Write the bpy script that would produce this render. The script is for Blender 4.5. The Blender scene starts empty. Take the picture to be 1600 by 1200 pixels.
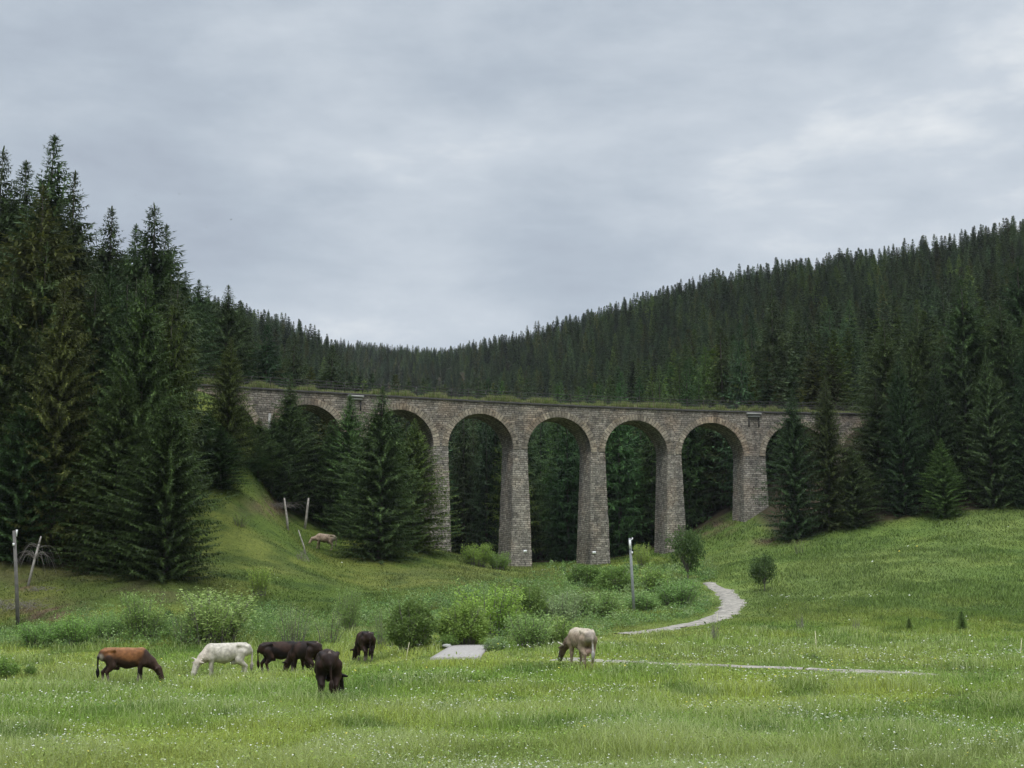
import bpy, math, random
import numpy as np

random.seed(7)
RNG = np.random.default_rng(7)
SC = bpy.context.scene
COL = SC.collection
R = math.radians

# ------------------------------------------------------------------ camera, sky, sun, exposure
F_PX = 2218.0                       # focal length in pixels of the 1600 px wide picture
PITCH = R(9.35)
cam_data = bpy.data.cameras.new("camera")
cam_data.sensor_width = 36.0
cam_data.lens = F_PX / 1600.0 * 36.0
cam_data.clip_start = 0.1
cam_data.clip_end = 6000.0
cam = bpy.data.objects.new("camera", cam_data)
COL.objects.link(cam)
cam.location = (0, 0, 0)
cam.rotation_euler = (R(90) + PITCH, 0, 0)
SC.camera = cam

SUN_EL, SUN_AZ = R(58), R(200)      # azimuth clockwise from +Y : behind the camera, a little left
sun_data = bpy.data.lights.new("sun", 'SUN')
sun_data.energy = 1.5
sun_data.angle = R(16)
sun_data.color = (1.0, 0.97, 0.92)
sun = bpy.data.objects.new("sun", sun_data)
COL.objects.link(sun)
sun.rotation_euler = (R(90) - SUN_EL, 0, R(180) - SUN_AZ)
sun.location = (0, 0, 80)

world = bpy.data.worlds.new("World")
SC.world = world
world.use_nodes = True
wn, wl = world.node_tree.nodes, world.node_tree.links
wn.clear()


def node(nt, typ, **kw):
    n = nt.nodes.new(typ)
    for k, v in kw.items():
        setattr(n, k, v)
    return n


def mathn(nt, op, a, b=None, clamp=False):
    n = nt.nodes.new('ShaderNodeMath')
    n.operation = op
    n.use_clamp = clamp
    for i, v in enumerate((a, b)):
        if v is None:
            continue
        if isinstance(v, (int, float)):
            n.inputs[i].default_value = v
        else:
            nt.links.new(v, n.inputs[i])
    return n.outputs[0]


def ramp(nt, fac, stops):
    n = nt.nodes.new('ShaderNodeValToRGB')
    el = n.color_ramp.elements
    while len(el) < len(stops):
        el.new(0.5)
    for e, (p, c) in zip(el, stops):
        e.position = p
        e.color = (c[0], c[1], c[2], 1)
    nt.links.new(fac, n.inputs[0])
    return n.outputs[0]


def mixc(nt, fac, a, b, blend='MIX'):
    n = nt.nodes.new('ShaderNodeMix')
    n.data_type = 'RGBA'
    n.blend_type = blend
    for i, v in ((0, fac), (6, a), (7, b)):
        if isinstance(v, (int, float)):
            n.inputs[i].default_value = v
        elif isinstance(v, tuple):
            n.inputs[i].default_value = (v[0], v[1], v[2], 1)
        else:
            nt.links.new(v, n.inputs[i])
    return n.outputs[2]


def build_world():
    nt = world.node_tree
    out = node(nt, 'ShaderNodeOutputWorld')
    bg = node(nt, 'ShaderNodeBackground')
    nt.links.new(bg.outputs[0], out.inputs[0])
    sky = node(nt, 'ShaderNodeTexSky')
    sky.sky_type = 'NISHITA'
    sky.sun_disc = False
    sky.sun_elevation = SUN_EL
    sky.sun_rotation = SUN_AZ
    tc = node(nt, 'ShaderNodeTexCoord')
    sep = node(nt, 'ShaderNodeSeparateXYZ')
    nt.links.new(tc.outputs['Generated'], sep.inputs[0])
    zc = mathn(nt, 'MAXIMUM', sep.outputs[2], 0.0)
    cmb = node(nt, 'ShaderNodeCombineXYZ')
    nt.links.new(sep.outputs[0], cmb.inputs[0])
    nt.links.new(sep.outputs[1], cmb.inputs[1])
    nt.links.new(mathn(nt, 'MULTIPLY', zc, 2.7), cmb.inputs[2])

    def noise(scale, det, rough, dist, offs, sx=1.0, rot=0.0):
        mp = node(nt, 'ShaderNodeMapping')
        mp.inputs['Location'].default_value = offs
        mp.inputs['Scale'].default_value = (sx, 1.0, 1.0)
        mp.inputs['Rotation'].default_value = (0, 0, rot)
        nt.links.new(cmb.outputs[0], mp.inputs[0])
        n = node(nt, 'ShaderNodeTexNoise')
        n.inputs['Scale'].default_value = scale
        n.inputs['Detail'].default_value = det
        n.inputs['Roughness'].default_value = rough
        n.inputs['Distortion'].default_value = dist
        nt.links.new(mp.outputs[0], n.inputs['Vector'])
        return n.outputs[0]

    n1 = noise(2.4, 6, 0.52, 0.08, (2.3, 0.4, 0))
    n2 = noise(7.5, 9, 0.58, 0.12, (7.1, 3.3, 2))
    n3 = noise(1.3, 3, 0.5, 0.0, (1.0, 5.2, 4))
    c = mathn(nt, 'ADD', mathn(nt, 'MULTIPLY', n1, 0.48), mathn(nt, 'MULTIPLY', n2, 0.33))
    c = mathn(nt, 'ADD', c, mathn(nt, 'MULTIPLY', n3, 0.24))
    # cloud layer is thinner towards the right of the valley
    rx = mathn(nt, 'MULTIPLY', sep.outputs[0], 0.15)
    c = mathn(nt, 'ADD', c, rx)
    cloud = ramp(nt, c, [(0.37, (0.385, 0.435, 0.520)), (0.47, (0.47, 0.535, 0.615)),
                         (0.57, (0.60, 0.66, 0.73)), (0.66, (0.86, 0.89, 0.91))])
    # overcast sky: brighter towards the zenith
    el = mathn(nt, 'MAXIMUM', mathn(nt, 'SUBTRACT', sep.outputs[2], 0.42), 0.0)
    gain = mathn(nt, 'ADD', mathn(nt, 'MULTIPLY', el, 5.6), 1.0)
    vm = node(nt, 'ShaderNodeVectorMath', operation='SCALE')
    nt.links.new(cloud, vm.inputs[0])
    nt.links.new(mathn(nt, 'MULTIPLY', gain, 10.0), vm.inputs['Scale'])
    col = mixc(nt, 0.97, sky.outputs[0], vm.outputs[0])
    nt.links.new(col, bg.inputs[0])
    bg.inputs[1].default_value = 0.1


build_world()
SC.view_settings.view_transform = 'Standard'
SC.view_settings.look = 'None'
SC.view_settings.exposure = 0.0
SC.view_settings.gamma = 1.0
SC.view_settings.use_curve_mapping = False
SC.render.engine = 'CYCLES'
SC.cycles.max_bounces = 6
SC.cycles.diffuse_bounces = 3
SC.cycles.transmission_bounces = 3
SC.cycles.transparent_max_bounces = 4

# ------------------------------------------------------------------ picture <-> world
CP, SP = math.cos(PITCH), math.sin(PITCH)


def ray(px, py):
    xr = (np.asarray(px, float) - 800.0) / F_PX
    yr = (600.0 - np.asarray(py, float)) / F_PX
    return xr, CP - yr * SP, SP + yr * CP


def at(px, py, Y):
    dx, dy, dz = ray(px, py)
    return dx / dy * Y, Y, dz / dy * Y


def project(X, Y, Z):
    d = Y * CP + Z * SP
    v = -Y * SP + Z * CP
    return 800.0 + F_PX * X / d, 600.0 - F_PX * v / d


# ------------------------------------------------------------------ numeric helpers
def hash2(ix, iy, seed):
    h = (ix.astype(np.int64) * 374761393 + iy.astype(np.int64) * 668265263 + seed * 974634777) & 0x7fffffff
    h = ((h ^ (h >> 13)) * 1274126177) & 0x7fffffff
    h = h ^ (h >> 16)
    return (h & 0xffff) / 65535.0


def vnoise(x, y, seed=0):
    x = np.asarray(x, float); y = np.asarray(y, float)
    ix, iy = np.floor(x), np.floor(y)
    fx, fy = x - ix, y - iy
    fx = fx * fx * (3 - 2 * fx); fy = fy * fy * (3 - 2 * fy)
    a = hash2(ix, iy, seed); b = hash2(ix + 1, iy, seed)
    c = hash2(ix, iy + 1, seed); d = hash2(ix + 1, iy + 1, seed)
    return (a * (1 - fx) + b * fx) * (1 - fy) + (c * (1 - fx) + d * fx) * fy


def fbm(x, y, seed=0, octs=3):
    s, amp, tot = 0.0, 1.0, 0.0
    for o in range(octs):
        s = s + amp * vnoise(np.asarray(x) * 2 ** o, np.asarray(y) * 2 ** o, seed + o * 17)
        tot += amp
        amp *= 0.5
    return s / tot


def smooth(a, b, x):
    t = np.clip((np.asarray(x, float) - a) / (b - a), 0, 1)
    return t * t * (3 - 2 * t)


def mesh_np(name, verts, faces, cols=None, uvs=None, smooth_shade=False):
    """faces: (N,k) array or a list of such arrays (quads and triangles mixed)"""
    if not isinstance(faces, list):
        faces = [faces]
    faces = [np.asarray(f, dtype=np.int32) for f in faces if len(f)]
    me = bpy.data.meshes.new(name)
    verts = np.asarray(verts, dtype=np.float32)
    me.vertices.add(len(verts))
    me.vertices.foreach_set('co', verts.ravel())
    loops = np.concatenate([f.ravel() for f in faces])
    totals = np.concatenate([np.full(len(f), f.shape[1], dtype=np.int32) for f in faces])
    starts = np.concatenate([[0], np.cumsum(totals)[:-1]]).astype(np.int32)
    me.loops.add(len(loops))
    me.loops.foreach_set('vertex_index', loops.astype(np.int32))
    me.polygons.add(len(totals))
    me.polygons.foreach_set('loop_start', starts)
    if smooth_shade:
        me.polygons.foreach_set('use_smooth', np.ones(len(totals), dtype=bool))
    if uvs is not None:                 # per vertex uv
        lay = me.uv_layers.new(name='UVMap')
        lay.data.foreach_set('uv', np.asarray(uvs, dtype=np.float32)[loops].ravel())
    me.update(calc_edges=True)
    if cols is not None:
        a = me.attributes.new('col', 'FLOAT_COLOR', 'POINT')
        c = np.ones((len(verts), 4), dtype=np.float32)
        c[:, :3] = cols
        a.data.foreach_set('color', c.ravel())
    return me


def tag(o, label=None, cat=None, group=None, kind=None):
    if label: o['label'] = label
    if cat: o['category'] = cat
    if group: o['group'] = group
    if kind: o['kind'] = kind
    return o


def obj(name, me, mat=None, parent=None, loc=None):
    o = bpy.data.objects.new(name, me)
    COL.objects.link(o)
    if mat is not None and not me.materials:
        me.materials.append(mat)
    if parent is not None:
        o.parent = parent
    if loc is not None:
        o.location = loc
    return o


def empty(name, loc, rz=0.0):
    o = bpy.data.objects.new(name, None)
    COL.objects.link(o)
    o.empty_display_size = 0.3
    o.location = loc
    o.rotation_euler = (0, 0, rz)
    return o


class MB:
    """collects boxes and tubes into one mesh"""
    def __init__(self):
        self.v, self.q, self.t, self.c, self.n = [], [], [], [], 0

    def add(self, v, q=(), t=(), col=(1, 1, 1)):
        v = np.asarray(v, float)
        self.v.append(v)
        if len(q): self.q.append(np.asarray(q, int) + self.n)
        if len(t): self.t.append(np.asarray(t, int) + self.n)
        c = np.empty((len(v), 3)); c[:] = col
        self.c.append(c)
        self.n += len(v)

    def box(self, cx, cy, cz, sx, sy, sz, rz=0.0, col=(1, 1, 1), taper=1.0):
        v = []
        for z, k in ((-.5, 1.0), (.5, taper)):
            for x, y in ((-.5, -.5), (.5, -.5), (.5, .5), (-.5, .5)):
                v.append((x * sx * k, y * sy * k, z * sz))
        v = np.array(v)
        c, s = math.cos(rz), math.sin(rz)
        v = np.stack([v[:, 0] * c - v[:, 1] * s + cx, v[:, 0] * s + v[:, 1] * c + cy, v[:, 2] + cz], 1)
        self.add(v, [(0, 3, 2, 1), (4, 5, 6, 7), (0, 1, 5, 4), (1, 2, 6, 5), (2, 3, 7, 6), (3, 0, 4, 7)], col=col)

    def tube(self, pts, radii, n=6, col=(1, 1, 1), cap=True):
        pts = np.asarray(pts, float)
        radii = np.broadcast_to(np.asarray(radii, float), (len(pts),))
        tan = np.gradient(pts, axis=0)
        tan /= np.linalg.norm(tan, axis=1)[:, None] + 1e-9
        ref = np.array([0.0, 0.0, 1.0]) if abs(tan[:, 2]).mean() < 0.8 else np.array([1.0, 0.0, 0.0])
        a = np.cross(tan, ref); a /= np.linalg.norm(a, axis=1)[:, None] + 1e-9
        b = np.cross(tan, a)
        ang = np.arange(n) / n * 2 * np.pi
        ringv = pts[:, None, :] + radii[:, None, None] * (np.cos(ang)[None, :, None] * a[:, None, :] + np.sin(ang)[None, :, None] * b[:, None, :])
        v = ringv.reshape(-1, 3)
        q = []
        for i in range(len(pts) - 1):
            for k in range(n):
                q.append((i * n + k, i * n + (k + 1) % n, (i + 1) * n + (k + 1) % n, (i + 1) * n + k))
        t = []
        if cap:
            v = np.vstack([v, pts[0], pts[-1]])
            i0, i1 = len(v) - 2, len(v) - 1
            m = (len(pts) - 1) * n
            for k in range(n):
                t.append((i0, (k + 1) % n, k)); t.append((i1, m + k, m + (k + 1) % n))
        self.add(v, q, t, col)

    def mesh(self, name, smooth_shade=False):
        f = []
        if self.q: f.append(np.concatenate(self.q))
        if self.t: f.append(np.concatenate(self.t))
        return mesh_np(name, np.concatenate(self.v), f, np.concatenate(self.c), smooth_shade=smooth_shade)


# ------------------------------------------------------------------ terrain height field (thin plate spline through surveyed points)
# viaduct plan first: front face line of the bridge, heading turns as the bridge curves
SX0, SY0, _ = at(813, 627, 160.3)
TH_S = [-60, -43, -20, 0, 19, 29, 47, 70]
TH_V = [R(t) for t in (23, 23, 21.5, 18.5, 13.0, 8.5, 3.0, 0)]
_sg = np.arange(-62, 72, 0.05)
_th = np.interp(_sg, TH_S, TH_V)
_cx = np.concatenate([[0], np.cumsum(np.cos(_th[:-1]) * 0.05)])
_cy = np.concatenate([[0], np.cumsum(np.sin(_th[:-1]) * 0.05)])
_i0 = int(np.argmin(np.abs(_sg)))
_cx += SX0 - _cx[_i0]
_cy += SY0 - _cy[_i0]


def bridge(s, t, z):
    """local (along, across, height) -> world"""
    s, t, z = np.broadcast_arrays(np.asarray(s, float), np.asarray(t, float), np.asarray(z, float))
    x = np.interp(s, _sg, _cx); y = np.interp(s, _sg, _cy); th = np.interp(s, _sg, _th)
    return np.stack([x - np.sin(th) * t, y + np.cos(th) * t, z], -1)


def bridge_y(X):
    return np.interp(X, _cx, _cy)


Z_DECK = float(at(813, 627.5, 160.3)[2])
W_BR = 4.0
R_ARCH = 3.85
Z_SPR = float(at(813, 649, 160.3)[2]) - R_ARCH - 0.02

CTRL = []


def cp(px, py, Y, dz=0.0):
    X, Y, Z = at(px, py, Y)
    CTRL.append((float(X), float(Y), float(Z) - dz))


def cz(px, Y, z):
    X, Y, _ = at(px, 900, Y)
    CTRL.append((float(X), float(Y), z))


for y0 in (0, 14, 26, 36):
    for x0 in (-40, -14, 0, 14, 40):
        CTRL.append((x0, y0, -2.35 + (0.1 if x0 > 10 else 0)))
for p in [(150, 1070, 51), (350, 1060, 57), (500, 1094, 41), (570, 1035, 63), (20, 1045, 60), (-150, 1050, 60), (640, 1018, 66),
          (910, 1041, 52), (710, 1031, 57), (735, 1013, 63), (800, 1022, 60), (1000, 1035, 54), (1280, 1047, 50), (1460, 1057, 47), (1750, 1062, 46),
          (300, 1005, 76), (450, 1002, 76), (170, 1003, 76), (-150, 1000, 76), (550, 1000, 76), (28, 975, 85), (-150, 968, 88), (150, 940, 88),
          (85, 893, 97), (270, 903, 95), (-120, 885, 97), (400, 945, 92), (400, 910, 101), (340, 862, 112), (340, 776, 125), (420, 792, 135), (330, 700, 134),
          (300, 618, 144), (355, 640, 145), (455, 832, 136), (480, 803, 147), (540, 836, 147), (430, 784, 144), (503, 862, 138), (560, 845, 143), (610, 874, 137), (650, 895, 130), (500, 905, 112), (560, 925, 112),
          (690, 910, 118), (550, 958, 92), (660, 962, 92), (700, 862, 155), (790, 888, 158), (860, 886, 160), (930, 884, 161), (1043, 866, 164), (1140, 826, 167),
          (1190, 796, 168), (800, 928, 120), (800, 965, 90), (900, 925, 122), (950, 958, 98), (990, 957, 101), (1075, 912, 124), (1140, 918, 118), (1158, 950, 97),
          (1090, 977, 84), (980, 992, 76), (880, 1000, 72), (1250, 985, 81), (1420, 985, 81), (1600, 985, 81), (1780, 980, 82), (1250, 920, 112), (1420, 920, 105),
          (1600, 915, 104), (1800, 905, 104), (1220, 850, 150), (1310, 838, 149), (1400, 826, 148), (1500, 815, 147), (1600, 808, 146), (1800, 796, 146), (1200, 880, 130), (1400, 870, 125), (1600, 860, 123)]:
    cp(*p)
for p in [(0, 98, 4.0), (-150, 120, 11), (0, 120, 10.0), (150, 120, 9.6), (250, 135, 16), (100, 150, 23), (-150, 150, 24), (200, 160, 25.5), (290, 160, 25.2),
          (100, 200, 36), (-150, 200, 42), (250, 200, 33), (330, 180, 27), (0, 250, 52), (200, 250, 38), (330, 250, 33), (200, 330, 55), (0, 450, 108), (-200, 450, 122),
          (400, 163, 20.5), (430, 180, 22), (500, 172, 16), (600, 175, 10.5), (690, 176, 7.5), (760, 178, 6.8), (850, 178, 7.0), (950, 180, 7.5), (1043, 181, 9.8), (1107, 180, 12), (1168, 184, 15.5),
          (1300, 178, 22.5), (1300, 190, 25), (1420, 175, 20), (1600, 170, 19), (1800, 170, 21), (550, 200, 17), (800, 200, 8.5), (680, 200, 9), (800, 225, 13), (600, 225, 19), (950, 220, 15), (1100, 220, 21), (1250, 225, 27), (1420, 225, 31), (1600, 210, 30), (1800, 220, 36),
          (800, 300, 28), (650, 300, 25), (520, 300, 33), (420, 300, 36), (340, 300, 38), (400, 380, 57), (480, 400, 60), (1000, 300, 38), (1000, 400, 66), (1200, 300, 47), (1200, 380, 75), (1400, 300, 53), (1400, 370, 79), (1600, 300, 57), (1600, 360, 82), (1850, 300, 66),
          (620, 400, 42), (620, 520, 62), (560, 600, 80), (720, 420, 55)]:
    cz(*p)
for px, ytop, Y, h in [(1850, 285, 410, 13), (1600, 328, 420, 13), (1400, 370, 440, 13), (1200, 400, 460, 13), (1100, 420, 480, 13), (1000, 450, 500, 13), (880, 494, 540, 13), (800, 516, 570, 13), (700, 534, 620, 13),
                       (640, 536, 800, 12), (560, 524, 780, 12), (480, 520, 780, 12), (330, 462, 430, 13), (400, 474, 450, 13), (480, 500, 480, 13), (250, 440, 430, 12), (530, 530, 520, 13)]:
    cp(px, ytop, Y, h)
for px, Y, z in [(1600, 700, 90), (1200, 750, 85), (900, 850, 90), (300, 700, 80), (0, 700, 110), (640, 1050, 110), (1900, 700, 100), (400, 1050, 105), (900, 1100, 90), (1700, 1100, 80), (-100, 1100, 95)]:
    cz(px, Y, z)
CTRL = np.array(CTRL)


def _uw(X, Y):
    Y = np.clip(np.asarray(Y, float), 0, 1150)
    D = Y + 20.0
    return np.clip(np.asarray(X, float) / D, -0.75, 0.75) * 6.0, np.log(D) * 3.0


def _phi(r2):
    return 0.5 * r2 * np.log(r2 + 1e-9)


_cu, _cw = _uw(CTRL[:, 0], CTRL[:, 1])
_n = len(CTRL)
_A = np.zeros((_n + 3, _n + 3))
_A[:_n, :_n] = _phi((_cu[:, None] - _cu[None, :]) ** 2 + (_cw[:, None] - _cw[None, :]) ** 2)
_A[np.arange(_n), np.arange(_n)] += 0.004
_A[:_n, _n] = 1; _A[:_n, _n + 1] = _cu; _A[:_n, _n + 2] = _cw
_A[_n:, :_n] = _A[:_n, _n:].T
_S = 1.0 / (CTRL[:, 1].clip(0) + 40.0)
_wt = np.linalg.solve(_A, np.concatenate([CTRL[:, 2] * _S, np.zeros(3)]))


def terrain(X, Y):
    X = np.asarray(X, float); Y = np.asarray(Y, float)
    X, Y = np.broadcast_arrays(X, Y)
    shp = X.shape
    X = X.ravel(); Y = Y.ravel()
    out = np.empty(len(X))
    for i in range(0, len(X), 40000):
        x, y = X[i:i + 40000], Y[i:i + 40000]
        u, w = _uw(x, y)
        k = _phi((u[:, None] - _cu[None, :]) ** 2 + (w[:, None] - _cw[None, :]) ** 2)
        s = k @ _wt[:_n] + _wt[_n] + _wt[_n + 1] * u + _wt[_n + 2] * w
        z = s * (np.clip(y, 0, 1150) + 40.0)
        z = z + (fbm(x / 3.1, y / 3.1, 5, 2) - 0.5) * 0.16 + (fbm(x / 11.0, y / 11.0, 9, 2) - 0.5) * 0.5 * smooth(40, 130, y)
        out[i:i + 40000] = z
    return out.reshape(shp)


def lines(fine0, fine1, step, lo, hi, grow=1.18):
    a = list(np.arange(fine0, fine1 + 1e-6, step))
    st, x = step, fine1
    while x < hi:
        st = min(st * grow, 14); x += st; a.append(x)
    st, x = step, fine0
    pre = []
    while x > lo:
        st = min(st * grow, 14); x -= st; pre.append(x)
    return np.array(pre[::-1] + a)


GX = lines(-72, 78, 0.75, -620, 660)
GY = lines(14, 182, 0.75, -60, 1300)
GZ = terrain(*np.meshgrid(GX, GY))


def ground(X, Y):
    """bilinear look-up on the terrain sheet"""
    X = np.asarray(X, float); Y = np.asarray(Y, float)
    i = np.clip(np.searchsorted(GX, X) - 1, 0, len(GX) - 2)
    j = np.clip(np.searchsorted(GY, Y) - 1, 0, len(GY) - 2)
    fx = np.clip((X - GX[i]) / (GX[i + 1] - GX[i]), 0, 1)
    fy = np.clip((Y - GY[j]) / (GY[j + 1] - GY[j]), 0, 1)
    return (GZ[j, i] * (1 - fx) + GZ[j, i + 1] * fx) * (1 - fy) + (GZ[j + 1, i] * (1 - fx) + GZ[j + 1, i + 1] * fx) * fy


def hit(px, py):
    """where the sight line through a picture point meets the ground"""
    Ys = np.concatenate([np.arange(14, 190, 0.1), np.arange(190, 700, 1.0)])
    X, Y, Z = at(px, py, Ys)
    below = Z <= ground(X, Y)
    k = int(np.argmax(below)) if below.any() else 900
    return float(X[k]), float(Ys[k]), float(ground(X[k], Ys[k]))


# ------------------------------------------------------------------ where forest, path and pasture lie
PATH_FAR = [hit(*p) for p in [(1104, 911), (1118, 919), (1135, 926), (1150, 944), (1132, 962), (1085, 976), (1030, 985), (968, 992)]]
PATH_NEAR = [hit(*p) for p in [(880, 1030), (935, 1033), (1000, 1036), (1080, 1039), (1150, 1042), (1210, 1044), (1268, 1046)]]
PATH_NEAR2 = [hit(*p) for p in [(1262, 1046), (1330, 1049), (1400, 1052), (1475, 1057)]]


def densify(pts, step=0.3):
    pts = np.array(pts)[:, :2]
    for _ in range(2):                           # Chaikin rounding
        q = [pts[0]]
        for a, b in zip(pts[:-1], pts[1:]):
            q += [a * .75 + b * .25, a * .25 + b * .75]
        q.append(pts[-1])
        pts = np.array(q)
    d = np.concatenate([[0], np.cumsum(np.linalg.norm(np.diff(pts, axis=0), axis=1))])
    s = np.arange(0, d[-1], step)
    return np.stack([np.interp(s, d, pts[:, 0]), np.interp(s, d, pts[:, 1])], 1)


P_FAR, P_NEAR, P_NEAR2 = densify(PATH_FAR), densify(PATH_NEAR), densify(PATH_NEAR2)
W_FAR = np.interp(np.linspace(0, 1, len(P_FAR)), [0, .25, .6, .8, 1], [0.5, 0.95, 1.0, 0.75, 0.7])
W_NEAR = np.interp(np.linspace(0, 1, len(P_NEAR)), [0, .4, .6, .75, 1], [0.75, .7, .45, .25, .3])
W_NEAR2 = np.interp(np.linspace(0, 1, len(P_NEAR2)), [0, .4, .8, 1], [0.3, .62, .55, .2])


def path_dist(X, Y):
    """signed: distance to the path edge (negative on the path)"""
    best = np.full(len(X), 99.0)
    for P, W in ((P_FAR, W_FAR), (P_NEAR, W_NEAR), (P_NEAR2, W_NEAR2)):
        Pk, Wk = P[::2], W[::2]
        m = (Y > Pk[:, 1].min() - 6) & (Y < Pk[:, 1].max() + 6) & (X > Pk[:, 0].min() - 6) & (X < Pk[:, 0].max() + 6)
        idx = np.where(m)[0]
        for i in range(0, len(idx), 20000):
            k = idx[i:i + 20000]
            d = np.sqrt((X[k, None] - Pk[None, :, 0]) ** 2 + (Y[k, None] - Pk[None, :, 1]) ** 2) - Wk[None, :]
            best[k] = np.minimum(best[k], d.min(1))
    return best


# left wood edge and right wood edge given on the ground as (X, Y) lines
LW = np.array([hit(px, py)[:2] for px, py in [(-60, 885), (80, 890), (160, 885), (210, 880), (288, 886)]])
RW_X = np.array([at(px, 840, 150)[0] for px in (1195, 1240, 1320, 1500, 1700)])


def forest_mask(X, Y):
    """1 where the wood stands (soft edge)"""
    X = np.asarray(X, float); Y = np.asarray(Y, float)
    by = bridge_y(X)
    behind = smooth(9, 13, Y - by) * smooth(-200, -40, X * 0 + 0)
    # left wood: beyond the line of its front trees
    order = np.argsort(LW[:, 0])
    yl = np.interp(X, LW[order, 0], LW[order, 1], left=LW[order[0], 1], right=400)
    px_ = 800 + F_PX * X / np.maximum(Y, 1)
    left = smooth(-0.5, 2.0, Y - yl) * (1 - smooth(275, 300, px_)) * (X < -14)
    right = smooth(150.5, 152.5, Y) * smooth(27.5, 29.5, X)
    return np.clip(np.maximum(np.maximum(behind, left), right), 0, 1)


# ------------------------------------------------------------------ materials
def new_mat(name):
    m = bpy.data.materials.new(name)
    m.use_nodes = True
    nt = m.node_tree
    b = nt.nodes.get('Principled BSDF')
    return m, nt, b


def leaf_material(name, rough=0.75, transl=0.25, var=0.35, hue=0.03):
    m, nt, b = new_mat(name)
    a = node(nt, 'ShaderNodeAttribute', attribute_name='col')
    oi = node(nt, 'ShaderNodeObjectInfo')
    c = mixc(nt, 1.0, a.outputs['Color'], oi.outputs['Color'], 'MULTIPLY')
    hsv = node(nt, 'ShaderNodeHueSaturation')
    r = oi.outputs['Random']
    nt.links.new(mathn(nt, 'ADD', mathn(nt, 'MULTIPLY', r, hue * 2), 0.5 - hue), hsv.inputs['Hue'])
    r2 = mathn(nt, 'FRACT', mathn(nt, 'MULTIPLY', r, 7.31))
    nt.links.new(mathn(nt, 'ADD', mathn(nt, 'MULTIPLY', r2, var), 1 - var * 0.5), hsv.inputs['Value'])
    nt.links.new(c, hsv.inputs['Color'])
    nt.links.new(hsv.outputs[0], b.inputs['Base Color'])
    b.inputs['Roughness'].default_value = rough
    b.inputs['Specular IOR Level'].default_value = 0.25
    if transl > 0:
        tr = node(nt, 'ShaderNodeBsdfTranslucent')
        nt.links.new(hsv.outputs[0], tr.inputs[0])
        mx = node(nt, 'ShaderNodeMixShader')
        mx.inputs[0].default_value = transl
        nt.links.new(b.outputs[0], mx.inputs[1])
        nt.links.new(tr.outputs[0], mx.inputs[2])
        nt.links.new(mx.outputs[0], nt.nodes['Material Output'].inputs[0])
    return m


def simple_material(name, color, rough=0.8, metal=0.0, nscale=8.0, namp=0.3, bump=0.0):
    m, nt, b = new_mat(name)
    tc = node(nt, 'ShaderNodeTexCoord')
    n = node(nt, 'ShaderNodeTexNoise')
    n.inputs['Scale'].default_value = nscale
    n.inputs['Detail'].default_value = 6
    n.inputs['Roughness'].default_value = 0.65
    nt.links.new(tc.outputs['Object'], n.inputs['Vector'])
    lo = tuple(c * (1 - namp) for c in color)
    hi = tuple(min(1, c * (1 + namp)) for c in color)
    nt.links.new(ramp(nt, n.outputs[0], [(0.3, lo), (0.7, hi)]), b.inputs['Base Color'])
    b.inputs['Roughness'].default_value = rough
    b.inputs['Metallic'].default_value = metal
    if bump:
        bp = node(nt, 'ShaderNodeBump')
        bp.inputs['Strength'].default_value = bump
        bp.inputs['Distance'].default_value = 0.02
        nt.links.new(n.outputs[0], bp.inputs['Height'])
        nt.links.new(bp.outputs[0], b.inputs['Normal'])
    return m


def vertex_material(name, rough=0.75, nscale=20.0, namp=0.25, spec=0.3):
    m, nt, b = new_mat(name)
    a = node(nt, 'ShaderNodeAttribute', attribute_name='col')
    tc = node(nt, 'ShaderNodeTexCoord')
    n = node(nt, 'ShaderNodeTexNoise')
    n.inputs['Scale'].default_value = nscale
    n.inputs['Detail'].default_value = 5
    nt.links.new(tc.outputs['Object'], n.inputs['Vector'])
    g = ramp(nt, n.outputs[0], [(0.3, (1 - namp,) * 3), (0.7, (1 + namp,) * 3)])
    nt.links.new(mixc(nt, 1.0, a.outputs['Color'], g, 'MULTIPLY'), b.inputs['Base Color'])
    b.inputs['Roughness'].default_value = rough
    b.inputs['Specular IOR Level'].default_value = spec
    return m


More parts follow.
